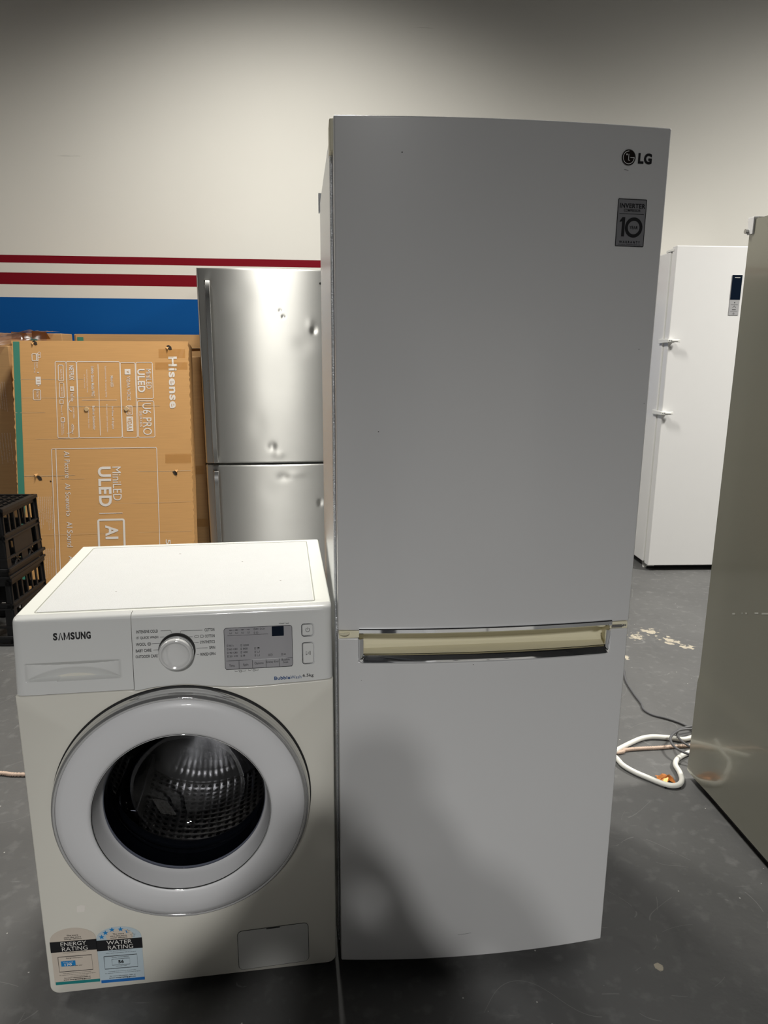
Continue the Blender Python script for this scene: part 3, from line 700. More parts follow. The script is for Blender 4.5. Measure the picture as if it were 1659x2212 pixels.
# chrome frame
def strip(name, P, prof_, m, parent, sc=None):
    """sweep a small profile [(d_out, d_in_plane)] along a path of (u, z) lying on the door curve; in-plane offset is towards the left of travel"""
    V = []; Fc = []; k = len(prof_)
    P = [Vector(p) for p in P]
    for i, p in enumerate(P):
        a = P[max(i-1, 0)]; b = P[min(i+1, len(P)-1)]; t1 = (P[i]-a).normalized() if i > 0 else (b-P[i]).normalized(); t2 = (b-P[i]).normalized() if i < len(P)-1 else t1
        n1 = Vector((-t1.y, t1.x)); n2 = Vector((-t2.y, t2.x)); nn = (n1+n2).normalized(); nn = nn/max(.5, nn.dot(n1))
        for o_, d_ in prof_: q = p+nn*d_*(sc(p) if sc else 1); V.append((q.x, dv(q.x)-o_, q.y))
    for i in range(len(P)-1):
        for j in range(k): Fc.append((i*k+j, i*k+(j+1) % k, (i+1)*k+(j+1) % k, (i+1)*k+j))
    Fc.append(tuple(range(k))); Fc.append(tuple((len(P)-1)*k+j for j in range(k)))
    o = mesh_obj(name, V, Fc, m, parent); o.data.set_sharp_from_angle(angle=math.radians(35)); return o
pa = [(.0425, .7940)]+[(.0425, .7535), (.0430, .7510), (.0445, .7490), (.0470, .7478)]+[(.05+(.5435-.05)*i/40, .7470) for i in range(41)]+[(.5468, .7478), (.5492, .7490), (.5506, .7510), (.5512, .7535), (.5512, .7940)]
strip('chrome_frame', pa, [(-.003, -.0030), (.0035, -.0035), (.0060, -.0015), (.0050, .0020), (.0005, .0105), (-.0040, .0110)], M_chrome, lo_door, lambda p: .62 if p.y > .752 else 1.12)
pb = [(.0404+(.5534-.0404)*i/40, .8150) for i in range(41)]
strip('chrome_top_strip', pb, [(-.003, .0010), (.0040, .0008), (.0062, -.0010), (.0068, -.0075), (.0040, -.0105), (-.003, -.0105)], M_chrome, up_door)

# emblem, brand letters, badge
Cx, Cz = .5142, .6765+1.0
pr = Print(); pr.disc(Cx, Cz, .0127, .0128, 48); em = pr.build('brand_emblem', FS(.0012), mat('dark_mirror_emblem', (.035, .025, .022), .08, metal=.6, coat=1), up_door)
pr = Print(); pr.ring(Cx, Cz, .0126, .0009); pr.build('emblem_rim', FS(.0016), M_hand, em)
pr = Print(); pr.ring(Cx, Cz, .0103, .0010, pi*.5, 2*pi); pr.line([(Cx+.0108, Cz), (Cx+.0030, Cz)], .0010); pr.line([(Cx-.0002, Cz+.0056), (Cx-.0002, Cz-.0046), (Cx+.0025, Cz-.0046)], .0010); pr.disc(Cx-.0038, Cz+.0048, .0014)
pr.build('emblem_lines', FS(.0017), mat('silver_line', (.75, .75, .74), .3), em)
pr = Print(); pr.text('LG', .5325, .5588, .6674+1, .6850+1, 3); pr.build('brand_lettering', FS(.0012), M_black, up_door)
X0, X1, Z0, Z1 = .5008, .5560, 1.5300, 1.6094
bd = Print(); P = rr_pts(X0, X1, Z0, Z1, .0015, 4); bd.poly(P); bdo = bd.build('warranty_badge', FS(.0008), mat('grey_badge_foil', (.26, .26, .275), .35, metal=.3), up_door)
bd = Print(); A_ = lambda f: X0+(X1-X0)*f; B_ = lambda f: Z1-(Z1-Z0)*f
bd.rrect(X0+.0004, X1-.0004, Z0+.0004, Z1-.0004, .0014, .0012)
bd.text('INVERTER', A_(.065), A_(.955), B_(.192), B_(.093), 2); bd.text('COMPRESSOR', A_(.22), A_(.80), B_(.266), B_(.210), 1); bd.line([(A_(.07), B_(.312)), (A_(.93), B_(.312))], .0007)
bd.poly([(A_(.185), B_(.79)), (A_(.285), B_(.79)), (A_(.285), B_(.385)), (A_(.185), B_(.385)), (A_(.10), B_(.465)), (A_(.10), B_(.49)), (A_(.185), B_(.47))][:])
ax, az, rx, rz = A_(.605), B_(.595), .0165, .0165
bd.ring(ax, az, .0142, .0056)
bd.text('YEAR', A_(.455), A_(.755), B_(.630), B_(.560), 1); bd.text('W A R R A N T Y', A_(.13), A_(.87), B_(.932), B_(.882), 2); bd.text('On Inverter Compressor (parts only)', A_(.11), A_(.89), B_(.972), B_(.950), 1)
bd.build('badge_print', FS(.0012), M_black, bdo)
# small chips
pr = Print()
for a, b, r in ((.115, 1.672, .0012), (.077, 1.20, .0012), (.565, 1.35, .0010), (.585, 1.25, .0008), (.268, .735, .0010), (.045, .705, .0008)): pr.disc(a, b, r, r*.7, 8)
pr.line([(.508, 1.6570), (.516, 1.6560)], .0007); pr.build('paint_chips', FS(.0003), M_dark, up_door)
pr = Print(); pr.line([(.255, .095), (.268, .096), (.285, .098)], .0007); pr.build('scratch', FS(.0003), M_gasket, lo_door)

# ------------------------------------------------------------------ dented stainless fridge (rear left)
S_O = Vector((-1.0042, 3.9637, 0)); S_A = .1218; SW = .70
sf = thing('refrigerator', 'dented stainless steel two-door fridge with long bar handles, against the striped wall', 'refrigerator', S_O, S_A)
def dent(u, z, D):
    y = 0
    for cu, cz, ru, rz_, d in D: y += d*math.exp(-((u-cu)/ru)**2-((z-cz)/rz_)**2)
    return y
SB = .020
def s_door(name, z0, z1, D, nz):
    nu = 110; V = []; Fc = []
    def base(u): return -SB*(1-(2*u/SW-1)**2)
    us = [0]+[.004+(SW-.008)*i/nu for i in range(nu+1)]+[SW]; zs = [z0]+[z0+.003+(z1-z0-.006)*j/nz for j in range(nz+1)]+[z1]
    for i, u in enumerate(us):
        for j, z in enumerate(zs):
            y = base(u)+dent(u, z, D)
            if i in (0, len(us)-1): y += .006
            if j in (0, len(zs)-1): y += .004
            V.append((u, y, z))
    k = len(zs)
    for i in range(len(us)-1):
        for j in range(k-1): a = i*k+j; Fc.append((a, a+k, a+k+1, a+1))
    n0 = len(V); ring_ = [i*k for i in range(len(us))]+[(len(us)-1)*k+j for j in range(1, k)]+[i*k+k-1 for i in range(len(us)-2, -1, -1)]+[j for j in range(k-2, 0, -1)]
    for r in ring_: x, y, z = V[r]; V.append((x, .055, z))
    for i in range(len(ring_)): j = (i+1) % len(ring_); Fc.append((ring_[i], n0+i, n0+j, ring_[j]))
    o = mesh_obj(name, V, Fc, M_steel, sf, uvs=[(v[0], v[2]) for v in V]); o.data.set_sharp_from_angle(angle=math.radians(60)); return o
def sl(px, py):          # photo pixel -> (u, z) on the stainless door face, worked out once at build time
    d = fw+rt*((px-829.5)/F_PX)-up*((py-1106)/F_PX); n_ = Vector((-sin(S_A), cos(S_A), 0)); o = Vector((0, 0, CAM_H))
    t = (S_O-n_*.012-o).dot(n_)/d.dot(n_); P = o+d*t-S_O; return P.dot(Vector((cos(S_A), sin(S_A), 0))), P.z
def dd(px, py, ru, rz_, d): u, z = sl(px, py); return (u, z, ru, rz_, d)
SPL = sl(570, 1002)[1]
print('split', SPL, [sl(*q) for q in ((411, 574), (696, 580), (453, 1170), (437, 612), (447, 1000), (457, 1020), (692, 612), (420, 600))])
top_D = [dd(605, 671, .006, .007, .003), dd(612, 684, .007, .008, .004), dd(678, 714, .014, .016, .0045), dd(670, 700, .02, .03, -.001), dd(588, 964, .022, .024, .004), dd(602, 982, .030, .022, -.0022), dd(655, 745, .06, .05, .0015), dd(600, 830, .07, .12, .0015), dd(520, 640, .08, .07, .0010), dd(560, 920, .05, .07, .0008)]
bot_D = [dd(612, 1030, .034, .024, .0035), dd(640, 1024, .05, .02, -.0015), dd(692, 1086, .012, .018, .0035), dd(590, 1060, .06, .06, .0012)]
sd1 = s_door('upper_door', SPL+.006, 1.760, top_D, 170); sd2 = s_door('lower_door', .060, SPL-.006, bot_D, 110)
sd1['label'] = 'stainless upper door with punched dents'
boxes('cabinet', [(.006, SW-.006, .058, .68, .045, 1.745)], mat('grey_painted_cabinet', (.16, .16, .165), .45), sf, bevel=.004)
for x in (.06, SW-.06):
    for y in (.1, .6):
        bm = bmesh.new(); cyl(bm, (x, y, 0), (x, y, .046), .02); bm_obj('foot', bm, M_dark, sf)
def bar_handle(z0, z1, par):
    P = [(.050, -.004, z1), (.060, -.030, z1-.004), (.060, -.046, z1-.035), (.060, -.050, z1-.10)]+[(.060, -.050, z1-.10-(z1-z0-.2)*i/6) for i in range(1, 6)]+[(.060, -.050, z0+.10), (.060, -.046, z0+.035), (.060, -.030, z0+.004), (.060, -.004, z0)]
    V = []; Fc = []; hw = .012; ht = .006
    for i, p in enumerate(P):
        p = Vector(p); t = (Vector(P[min(i+1, len(P)-1)])-Vector(P[max(i-1, 0)])).normalized(); a = Vector((1, 0, 0)); b = a.cross(t)
        for s, q in ((-1, -1), (1, -1), (1, 1), (-1, 1)): V.append(p+a*hw*s+b*ht*q)
    for i in range(len(P)-1):
        for k in range(4): Fc.append((i*4+k, i*4+(k+1) % 4, (i+1)*4+(k+1) % 4, (i+1)*4+k))
    Fc += [(0, 1, 2, 3), tuple((len(P)-1)*4+k for k in range(4))]
    bm = bmesh.new(); vs = [bm.verts.new(v) for v in V]
    for f in Fc: bm.faces.new([vs[i] for i in f])
    return bm_obj('bar_handle', bm, M_hand, par, bevel=.002)
bar_handle(SPL+.012, sl(437, 606)[1], sd1); bar_handle(.20, sl(457, 1017)[1], sd2)
u_, z_ = sl(692, 612); bm = bmesh.new(); cyl(bm, (u_, -.006, z_), (u_, -.0015, z_), .006); bm_obj('screw_cap', bm, M_dark, sd1)

# ------------------------------------------------------------------ white upright fridge (rear right)
V_O = Vector((1.645, 4.262, 0)); V_A = .045
vf = thing('refrigerator', 'white single-door upright fridge with two plastic latches and dark control strip, by the rear wall', 'refrigerator', V_O, V_A)
boxes('cabinet', [(.0, .595, .072, .66, .040, 1.900)], M_wfridge, vf, bevel=.008)
vd = boxes('door', [(.004, .598, .0, .058, .036, 1.926)], M_wfridge, vf, bevel=.005)
boxes('door_gasket', [(.008, .59, .058, .0725, .05, 1.89)], mat('pale_gasket', (.62, .62, .58), .6), vf)
boxes('top_hinge', [(.0, .07, .03, .13, 1.900, 1.913)], M_wclip, vf, bevel=.002)
boxes('bottom_hinge', [(.006, .06, .03, .10, .022, .036)], M_hand, vf, bevel=.002)
boxes('kick_plate', [(.03, .57, .075, .08, .0, .040)], M_dark, vf)
for x in (.03, .56):
    for y in (.095, .60):
        bm = bmesh.new(); cyl(bm, (x, y, 0), (x, y, .04), .018); bm_obj('foot', bm, M_wclip, vf)
def latch(z):
    lt = boxes('latch', [(-.012, .004, .025, .105, z-.012, z+.012)], M_wclip, vf, bevel=.002)
    boxes('latch_arm', [(-.012, .060, -.032, -.022, z-.007, z+.010), (-.014, -.004, -.030, .040, z-.009, z+.011), (.012, .048, -.036, -.018, z-.002, z+.006)], M_wclip, lt, bevel=.002)
    boxes('latch_foot', [(.003, .030, -.024, .0, z-.010, z+.010)], M_wclip, lt, bevel=.002)
    bm = bmesh.new(); cyl(bm, (.006, -.0335, z+.002), (.006, -.031, z+.002), .003, 10); cyl(bm, (-.004, -.0335, z+.002), (-.004, -.031, z+.002), .003, 10); bm_obj('latch_screw', bm, M_gasket, lt)
latch(1.400); latch(.983)
cp = boxes('control_strip', [(.342, .400, -.003, .002, 1.548, 1.770)], mat('grey_touch_panel', (.38, .38, .39), .3), vd, bevel=.001)
boxes('black_display', [(.342, .400, -.0036, -.0026, 1.634, 1.770)], M_screen, cp)
pr = Print()
pr.rect(.356, .388, 1.7530, 1.7565)
pr.build('strip_line', lambda a, b: (a, -.0040, b), M_wprint, cp)
pr = Print(); pr.disc(.371, 1.618, .003); pr.line([(.362, 1.590), (.371, 1.600), (.380, 1.590)], .0025); pr.rect(.360, .382, 1.576, 1.580); pr.ring(.371, 1.557, .004, .0015); pr.line([(.350, 1.606), (.392, 1.606)], .001); pr.line([(.350, 1.569), (.392, 1.569)], .001)
pr.build('touch_symbols', lambda a, b: (a, -.0034, b), M_dark, cp)

# ------------------------------------------------------------------ grey fridge turned side-on (right edge)
G_O = Vector((.988, 2.055, 0)); G_A = .088
gf = thing('refrigerator', 'olive-grey fridge turned side-on at the right edge, its glossy side panel facing the fridges', 'refrigerator', G_O, G_A)
bm = bmesh.new()
nu, nz = 30, 60; V = []; Fc = []
for i in range(nu+1):
    for j in range(nz+1):
        y = -.64*i/nu; z = .030+(1.692-.030)*j/nz
        x = -.004*math.exp(-((z-.04)/.03)**2-((y+.05)/.05)**2)
        if z > .34 : x += .0
        else: x += -.004*min(1, (.345-z)/.01) if z < .345 else 0
        V.append((x, y, z))
for i in range(nu):
    for j in range(nz): a = i*(nz+1)+j; Fc.append((a, a+nz+1, a+nz+2, a+1))
mesh_obj('side_panel', V, Fc, M_olive, gf)
boxes('cabinet', [(.002, .640, -.640, -.001, .032, 1.690)], M_olive, gf)
boxes('hinge_bracket', [(-.004, .010, -.020, .006, 1.655, 1.698), (-.002, .045, -.018, .012, 1.690, 1.700)], M_wfridge, gf, bevel=.001)
bm = bmesh.new(); cyl(bm, (-.012, .002, 1.664), (.0, .002, 1.664), .006); bm_obj('hinge_pin', bm, M_hand, gf)
boxes('base_gap_shade', [(.012, .62, -.62, -.02, .006, .032)], M_dark, gf)  # dark block standing in for the shade in the gap under the fridge
for x in (.04, .6):
    for y in (-.06, -.58): bm = bmesh.new(); cyl(bm, (x, y, 0), (x, y, .008), .02); bm_obj('foot', bm, M_dark, gf)
pr = Print()
for a, b, w_ in ((-.132, .614, .014), (-.175, .632, .004), (-.191, .638, .008), (-.232, .654, .016), (-.262, .664, .030)): pr.line([(a, b), (a-w_, b+w_*.38)], .0045)
pr.build('scuff_marks', lambda a, b: (-.0006, a, b), mat('pale_scuff', (.42, .42, .38), .6), gf)

# ------------------------------------------------------------------ cartons
M_card = mat('kraft_cardboard', (.60, .325, .118), .7, var=.10, vscale=7, stretch=(1, 1, 30), bump=.12, bscale=30)
M_card2 = mat('kraft_cardboard_plain', (.50, .30, .13), .7, var=.12, vscale=5, stretch=(1, 1, 24))
M_cwhite = mat('pale_carton_print', (.78, .72, .66), .65); M_green = mat('green_carton_print', (.045, .22, .155), .6)
M_tape = clear_mat('clear_packing_tape', (.97, .93, .85), .16, 1.7)
Uv = Vector((.9926, .1215, .0023)); Vv = Vector((-.0247, .1837, .9827)); Nn = Uv.cross(Vv).normalized(); Vv = Nn.cross(Uv); 
KB = 1.375
Bo = Vector((-1.9649, 3.85, 1.3811))-Vv*KB
MB = Matrix(((Uv.x, -Nn.x, Vv.x, Bo.x), (Uv.y, -Nn.y, Vv.y, Bo.y), (Uv.z, -Nn.z, Vv.z, Bo.z), (0, 0, 0, 1)))
tvb = thing('television_carton', 'large brown television carton standing on end, with white print and a green stripe', 'carton', M=MB)
bm = bmesh.new(); n_ = 60; rnd = random.Random(4)
# front sheet with slightly battered vertical edges
V = []; Fc = []; nz = 120; nu = 40
el = [rnd.uniform(-.003, .003) for _ in range(nz+1)]; er = [rnd.uniform(-.004, .003) for _ in range(nz+1)]
creases = [(.205, .0025, 0, .36), (.302, .002, 0, .42), (.349, .003, .27, .75), (.38, .0015, 0, .16), (.715, .003, 0, .30), (.700, .003, .62, .905), (.735, .0015, .22, .35), (.52, .0015, .1, .3), (.87, .0012, .4, .9), (1.03, .0012, 0, .9)]
for i in range(nu+1):
    for j in range(nz+1):
        u = .908*i/nu; z = .003+(KB-.006)*j/nz
        if i == 0: u += el[j]
        if i == nu: u += er[j]
        y = .0015*sin(u*9)*sin(z*4)
        V.append((u, y-.001, z))
for i in range(nu):
    for j in range(nz): a = i*(nz+1)+j; Fc.append((a, a+nz+1, a+nz+2, a+1))
mesh_obj('front_sheet', V, Fc, M_card, tvb)
boxes('carton_sides', [(.004, .904, .003, .155, .0, KB-.003)], M_card, tvb, bevel=.003)
fb = lambda off: (lambda a, b: (a, .0015*sin(a*9)*sin((b+KB)*4)-.001-off, b+KB))
DEC = [
('T','Hisense',(0.799, -0.085, 0.845, -0.363),2),
('F',(0.629, -0.116, 0.715, -0.31),0.0025),
('T','MiniLED',(0.681, -0.151, 0.707, -0.258),0),
('T','ULED',(0.635, -0.151, 0.674, -0.276),2),
('F',(0.631, -0.322, 0.717, -0.517),0.0025),
('T','U6 PRO',(0.656, -0.335, 0.702, -0.505),0),
('T','SERIES',(0.64, -0.375, 0.652, -0.462),0),
('F',(0.548, -0.117, 0.625, -0.517),0.0025),
('R',(0.57, -0.151, 0.6, -0.181)),
('T','VIDAA VOICE',(0.578, -0.19, 0.597, -0.319),0),
('R',(0.571, -0.405, 0.605, -0.483)),
('F',(0.574, -0.347, 0.602, -0.397),0.0025),
('T','BUILT IN',(0.582, -0.351, 0.595, -0.392),0),
('F',(0.325, -0.112, 0.546, -0.516),0.0025),
('R',(0.432, -0.126, 0.435, -0.505)),
('R',(0.345, -0.315, 0.525, -0.317)),
('T','Mini-LED',(0.496, -0.187, 0.509, -0.247),1),
('T','Supercontrast for amazing clarity',(0.465, -0.134, 0.476, -0.302),0),
('T','144Hz Game Mode PRO',(0.396, -0.138, 0.411, -0.296),1),
('T','Immersive gaming with velocity',(0.371, -0.154, 0.379, -0.276),0),
('T','in every frame',(0.358, -0.181, 0.365, -0.253),0),
('T','Hi-View AI Engine',(0.493, -0.35, 0.506, -0.471),1),
('T','AI experience behind every picture',(0.466, -0.338, 0.476, -0.488),0),
('T','Built-in Subwoofer',(0.397, -0.347, 0.41, -0.475),1),
('T','Immersive deep bass',(0.372, -0.358, 0.38, -0.466),0),
('F',(0.272, -0.112, 0.323, -0.517),0.0025),
('T','NETFLIX',(0.286, -0.133, 0.309, -0.211),2),
('R',(0.287, -0.243, 0.307, -0.268)),
('T','YouTube',(0.289, -0.273, 0.306, -0.322),1),
('T','prime video',(0.294, -0.354, 0.307, -0.413),0),
('T','Disney+',(0.283, -0.447, 0.298, -0.497),0),
('F',(0.216, -0.112, 0.271, -0.516),0.0025),
('F',(0.231, -0.131, 0.256, -0.214),0.0025),
('T','Apple AirPlay',(0.238, -0.151, 0.25, -0.209),0),
('F',(0.233, -0.225, 0.256, -0.302),0.0025),
('T','Apple Home',(0.239, -0.244, 0.25, -0.298),0),
('F',(0.233, -0.314, 0.25, -0.336),0.0025),
('T','Share to TV',(0.237, -0.342, 0.245, -0.397),0),
('F',(0.235, -0.409, 0.253, -0.431),0.0025),
('T','Hands-free',(0.243, -0.436, 0.25, -0.493),0),
('T','Voice Control',(0.235, -0.435, 0.242, -0.5),0),
('F',(0.101, -0.072, 0.123, -0.108),0.0025),
('F',(0.125, -0.072, 0.131, -0.108),0.0025),
('T','Smart',(0.121, -0.115, 0.13, -0.145),0),
('T','Packaging',(0.108, -0.115, 0.117, -0.171),0),
('R',(0.115, -0.192, 0.141, -0.233)),
('F',(0.1, -0.26, 0.137, -0.314),0.0025),
('T','FRONT',(0.115, -0.266, 0.127, -0.307),0),
('F',(0.181, -0.573, 0.724, -1.825),0.0025),
('R',(0.201, -0.573, 0.205, -1.394)),
('T','MiniLED',(0.489, -0.673, 0.533, -0.855),0),
('T','ULED',(0.414, -0.672, 0.481, -0.886),2),
('R',(0.414, -0.921, 0.535, -0.925)),
('F',(0.407, -0.958, 0.54, -1.112),0.008),
('T','AI',(0.442, -0.987, 0.509, -1.062),2),
('T','AI Picture',(0.244, -0.587, 0.271, -0.73),0),
('T','AI Scenario',(0.243, -0.758, 0.269, -0.933),0),
('T','AI Sound',(0.243, -0.964, 0.273, -1.1),0),
('T','AI Energy',(0.241, -1.147, 0.269, -1.299),0),
('T','55',(0.756, -1.073, 0.781, -1.135),1),
]
pr = Print()
for e in DEC:
    u0, k0, u1, k1 = e[2] if e[0] == 'T' else e[1]
    lo, hi = min(k0, k1), max(k0, k1)
    if e[0] != 'T' and lo < -KB: lo = -KB+.005
    if e[0] == 'T': pr.text(e[1], u0, u1, lo, hi, e[3], flip=True)
    elif e[0] == 'R': pr.rect(u0, u1, lo, hi)
    else: pr.rrect(u0, u1, lo, hi, min(.008, (u1-u0)*.2), e[2]*1.35)
for x0, x1, ka, kb_, n_l in ((.106, .172, -.827, -1.018, 8), (.106, .168, -1.105, -1.291, 7)):
    for i in range(n_l):
        x = x0+(x1-x0)*i/(n_l-1); ln = (ka-kb_)*rnd.uniform(.6, 1)
        pr.text('specifications and images are for reference only', x-.0022, x+.0022, ka-ln, ka, 0, flip=True)
pr.build('carton_print', fb(.0012), M_cwhite, tvb)
VR = [(e[1][1], e[1][3]) for e in DEC if e[0] == 'R' and e[1][1] < -.38 and e[1][1] > -.45][0]
pr = Print(); pr.word('VID\u039bA', (1, .25, 1, 1, 1), .576, .599, VR[1]+.006, VR[0]-.006, 1, flip=True); pr.build('knocked_out_lettering', fb(.0018), M_card, tvb)
pr = Print(); pr.rect(.008, .040, -1.36, -.008, 1); pr.build('green_stripe', lambda a, b: (a-.0035*((-b)/.8), .0015*sin(a*9)*sin((b+KB)*4)-.0018, b+KB), M_green, tvb)
for (a0, k0, a1, k1) in ((.750, -.044, .889, -.092), (.767, -.608, .904, -.658), (.73, -.115, .90, -.155)):
    pr = Print(); pr.rect(a0, a1, k1, k0, 8); tp = pr.build('packing_tape', lambda a, b: (a, -.0035+.0008*sin(a*160+b*60), b+KB), M_tape, tvb)
# torn holes with lifted flaps
M_hole = mat('carton_inside_dark', (.03, .02, .012), .8)
for (a, k, s) in ((.117, -.014, 1), (.806, -.036, 1.1), (.113, -.727, 1.1), (.815, -.713, 1.0), (.17, -.745, .35)):
    pr = Print(); pr.poly([(a-.012*s, k+.008*s), (a-.002*s, k+.012*s), (a+.010*s, k+.004*s), (a+.013*s, k-.010*s), (a+.001*s, k-.012*s), (a-.006*s, k-.004*s)])
    pr.build('torn_hole', fb(.0016), M_hole, tvb)
for (a, k, s) in ((.108, -.022, .8), (.797, -.045, .9), (.100, -.716, 1.0), (.826, -.705, .9)):
    bm = bmesh.new(); z = k+KB; A = [bm.verts.new(p) for p in ((a-.012*s, -.003, z+.010*s), (a+.008*s, -.004, z+.012*s), (a+.002*s, -.016*s, z-.004*s))]; bm.faces.new(A); bm_obj('torn_flap', bm, M_card, tvb)
# small pictograms beside the names
pr = Print()
def Q(cx, k, P, wd=.002, closed=False): pr.line([(cx+a, k+b) for a, b in P], wd, closed)
pr.ring(.138, -.070, .007, .002); pr.ring(.138, -.086, .007, .002)                      # gift bow
Q(.286, -.345, [(.0, .028), (-.010, .012), (-.012, -.006), (-.006, -.022), (.004, -.032)], .003); Q(.286, -.345, [(-.002, -.030), (.004, -.032), (.005, -.025)], .002)
pr.ring(.268, -.462, .030, .0022, -pi*.55, pi*.25)
for k in (-.172, -.236): pr.poly([(.128, k), (.122, k-.006), (.134, k-.006)] if k < -.2 else [(.122, k), (.134, k), (.128, k+.006)])
pr.build('carton_pictograms', fb(.0013), M_cwhite, tvb)
pr = Print(); pr.poly([(.302, -.251), (.292, -.251), (.297, -.261)]); pr.rect(.121, .136, -.206, -.204); pr.rect(.121, .136, -.221, -.219); pr.text('V', .579, .592, -.172, -.160, 1, flip=True)
pr.build('knocked_out_marks', fb(.0018), M_card, tvb)
# pressed creases
pr = Print()
for k, wd, a0, a1 in creases: pr.line([(a0+.002, -k), ((a0+a1)/2, -k-.002), (a1-.004, -k)], wd)
pr.build('crease_lines', fb(.0008), mat('crease_pale_kraft', (.60, .42, .24), .7), tvb)
M_plug = mat('carton_plug_kraft', (.55, .38, .20), .6)
for a in (.367, .572):
    bm = bmesh.new(); cyl(bm, (a, -.001, KB-.365), (a, -.006, KB-.365), .013, 20, .011); bm_obj('carton_plug', bm, M_plug, tvb, bevel=.001)

def carton(label, O, ang, wd, dp, ht, lean=0, notch=None):
    t = thing('cardboard_carton', label, 'carton', O, ang)
    if lean: t.rotation_euler = (lean, 0, ang)
    boxes('carton_body', [(0, wd, 0, dp, 0, ht-.004)], M_card2, t, bevel=.004)
    return t
c2 = carton('brown carton standing behind the television carton, top edge against the blue band', (-1.85, 4.36, .0), WA, .755, .18, 1.425)
fl_ = boxes('top_flap', [(.01, .735, -.006, -.001, 1.34, 1.423)], M_card2, c2)
pr = Print(); pr.rect(.01, .735, 1.340, 1.343); pr.build('flap_edge', lambda a, b: (a, -.0072, b), M_dark, c2)
pr = Print(); pr.rect(.02, .055, .2, 1.405); pr.build('green_stripe', lambda a, b: (a, -.0085, b), M_green, c2)
c3 = carton('brown carton beside the stainless fridge, mostly behind the television carton', (-1.175, 4.135, .0), S_A, .125, .17, 1.30)
for z in (.62, .30): 
    pr = Print(); pr.rect(.0, .125, z, z+.05, 4); pr.build('packing_tape', lambda a, b: (a, -.0012+.0006*sin(a*200+b*150), b), M_tape, c3)
c4 = carton('brown carton at the left edge under crumpled plastic wrap', (-2.98, 3.86, .0), WA, .945, .17, 1.355)
pr = Print()
for x0, x1, z0, z1, n_l in ((.845, .905, .98, 1.16, 6), (.848, .905, .70, .88, 5)):
    for i in range(n_l): x = x0+(x1-x0)*i/(n_l-1); pr.text('specifications and images are for reference only', x-.003, x+.003, z0+rnd.uniform(0, .04), z1, 0, flip=True)
pr.build('carton_print', lambda a, b: (a, -.0012, b), M_cwhite, c4)
c5 = carton('brown carton with crushed open top behind the plastic wrap', (-2.30, 4.11, .0), WA, .47, .18, 1.425)
for a, z, w_, h_ in ((.20, 1.418, .10, .010), (.31, 1.420, .10, .014)):
    bm = bmesh.new(); A = [bm.verts.new(p) for p in ((a, -.01, z-.03), (a+w_, -.012, z-.03), (a+w_*.9, -.04, z+h_*.5), (a+w_*.1, -.035, z+h_))]; bm.faces.new(A); bm_obj('torn_flap', bm, M_card, c5)
boxes('green_stripe', [(.30, .335, -.004, .0, .3, 1.40)], M_green, c5)
# plastic wrap: crumpled sheet draped over the left cartons
def wrap():
    rn = random.Random(7); V = []; Fc = []; nu, nv = 120, 24
    for i in range(nu+1):
        for j in range(nv+1):
            s = i/nu; t = j/nv; x = -2.75+.88*s; e_ = max(0, min(1, (s-.70)/.15)); y = 3.80+.20*t+.23*e_
            hgt = 1.358+.070*sin(pi*min(1, t*1.15))*(1-.55*s)
            if t < .12: hgt = 1.358-.05*(1-t/.12)*(1-s*.6)
            z = hgt+.010*sin(s*31+t*9)*sin(s*13-t*17)+.004*sin(s*71+t*23)
            V.append((x, y, max(z+.035*e_, (1.30 if t < .12 else 1.362)+.07*e_)))
    for i in range(nu):
        for j in range(nv): a = i*(nv+1)+j; Fc.append((a, a+nv+1, a+nv+2, a+1))
    return mesh_obj('plastic_wrap', V, Fc, clear_mat('crumpled_plastic', (.80, .74, .78), .22, 2.2))
tag(wrap(), 'crumpled clear plastic wrap draped over the cartons at the left edge', 'plastic wrap')

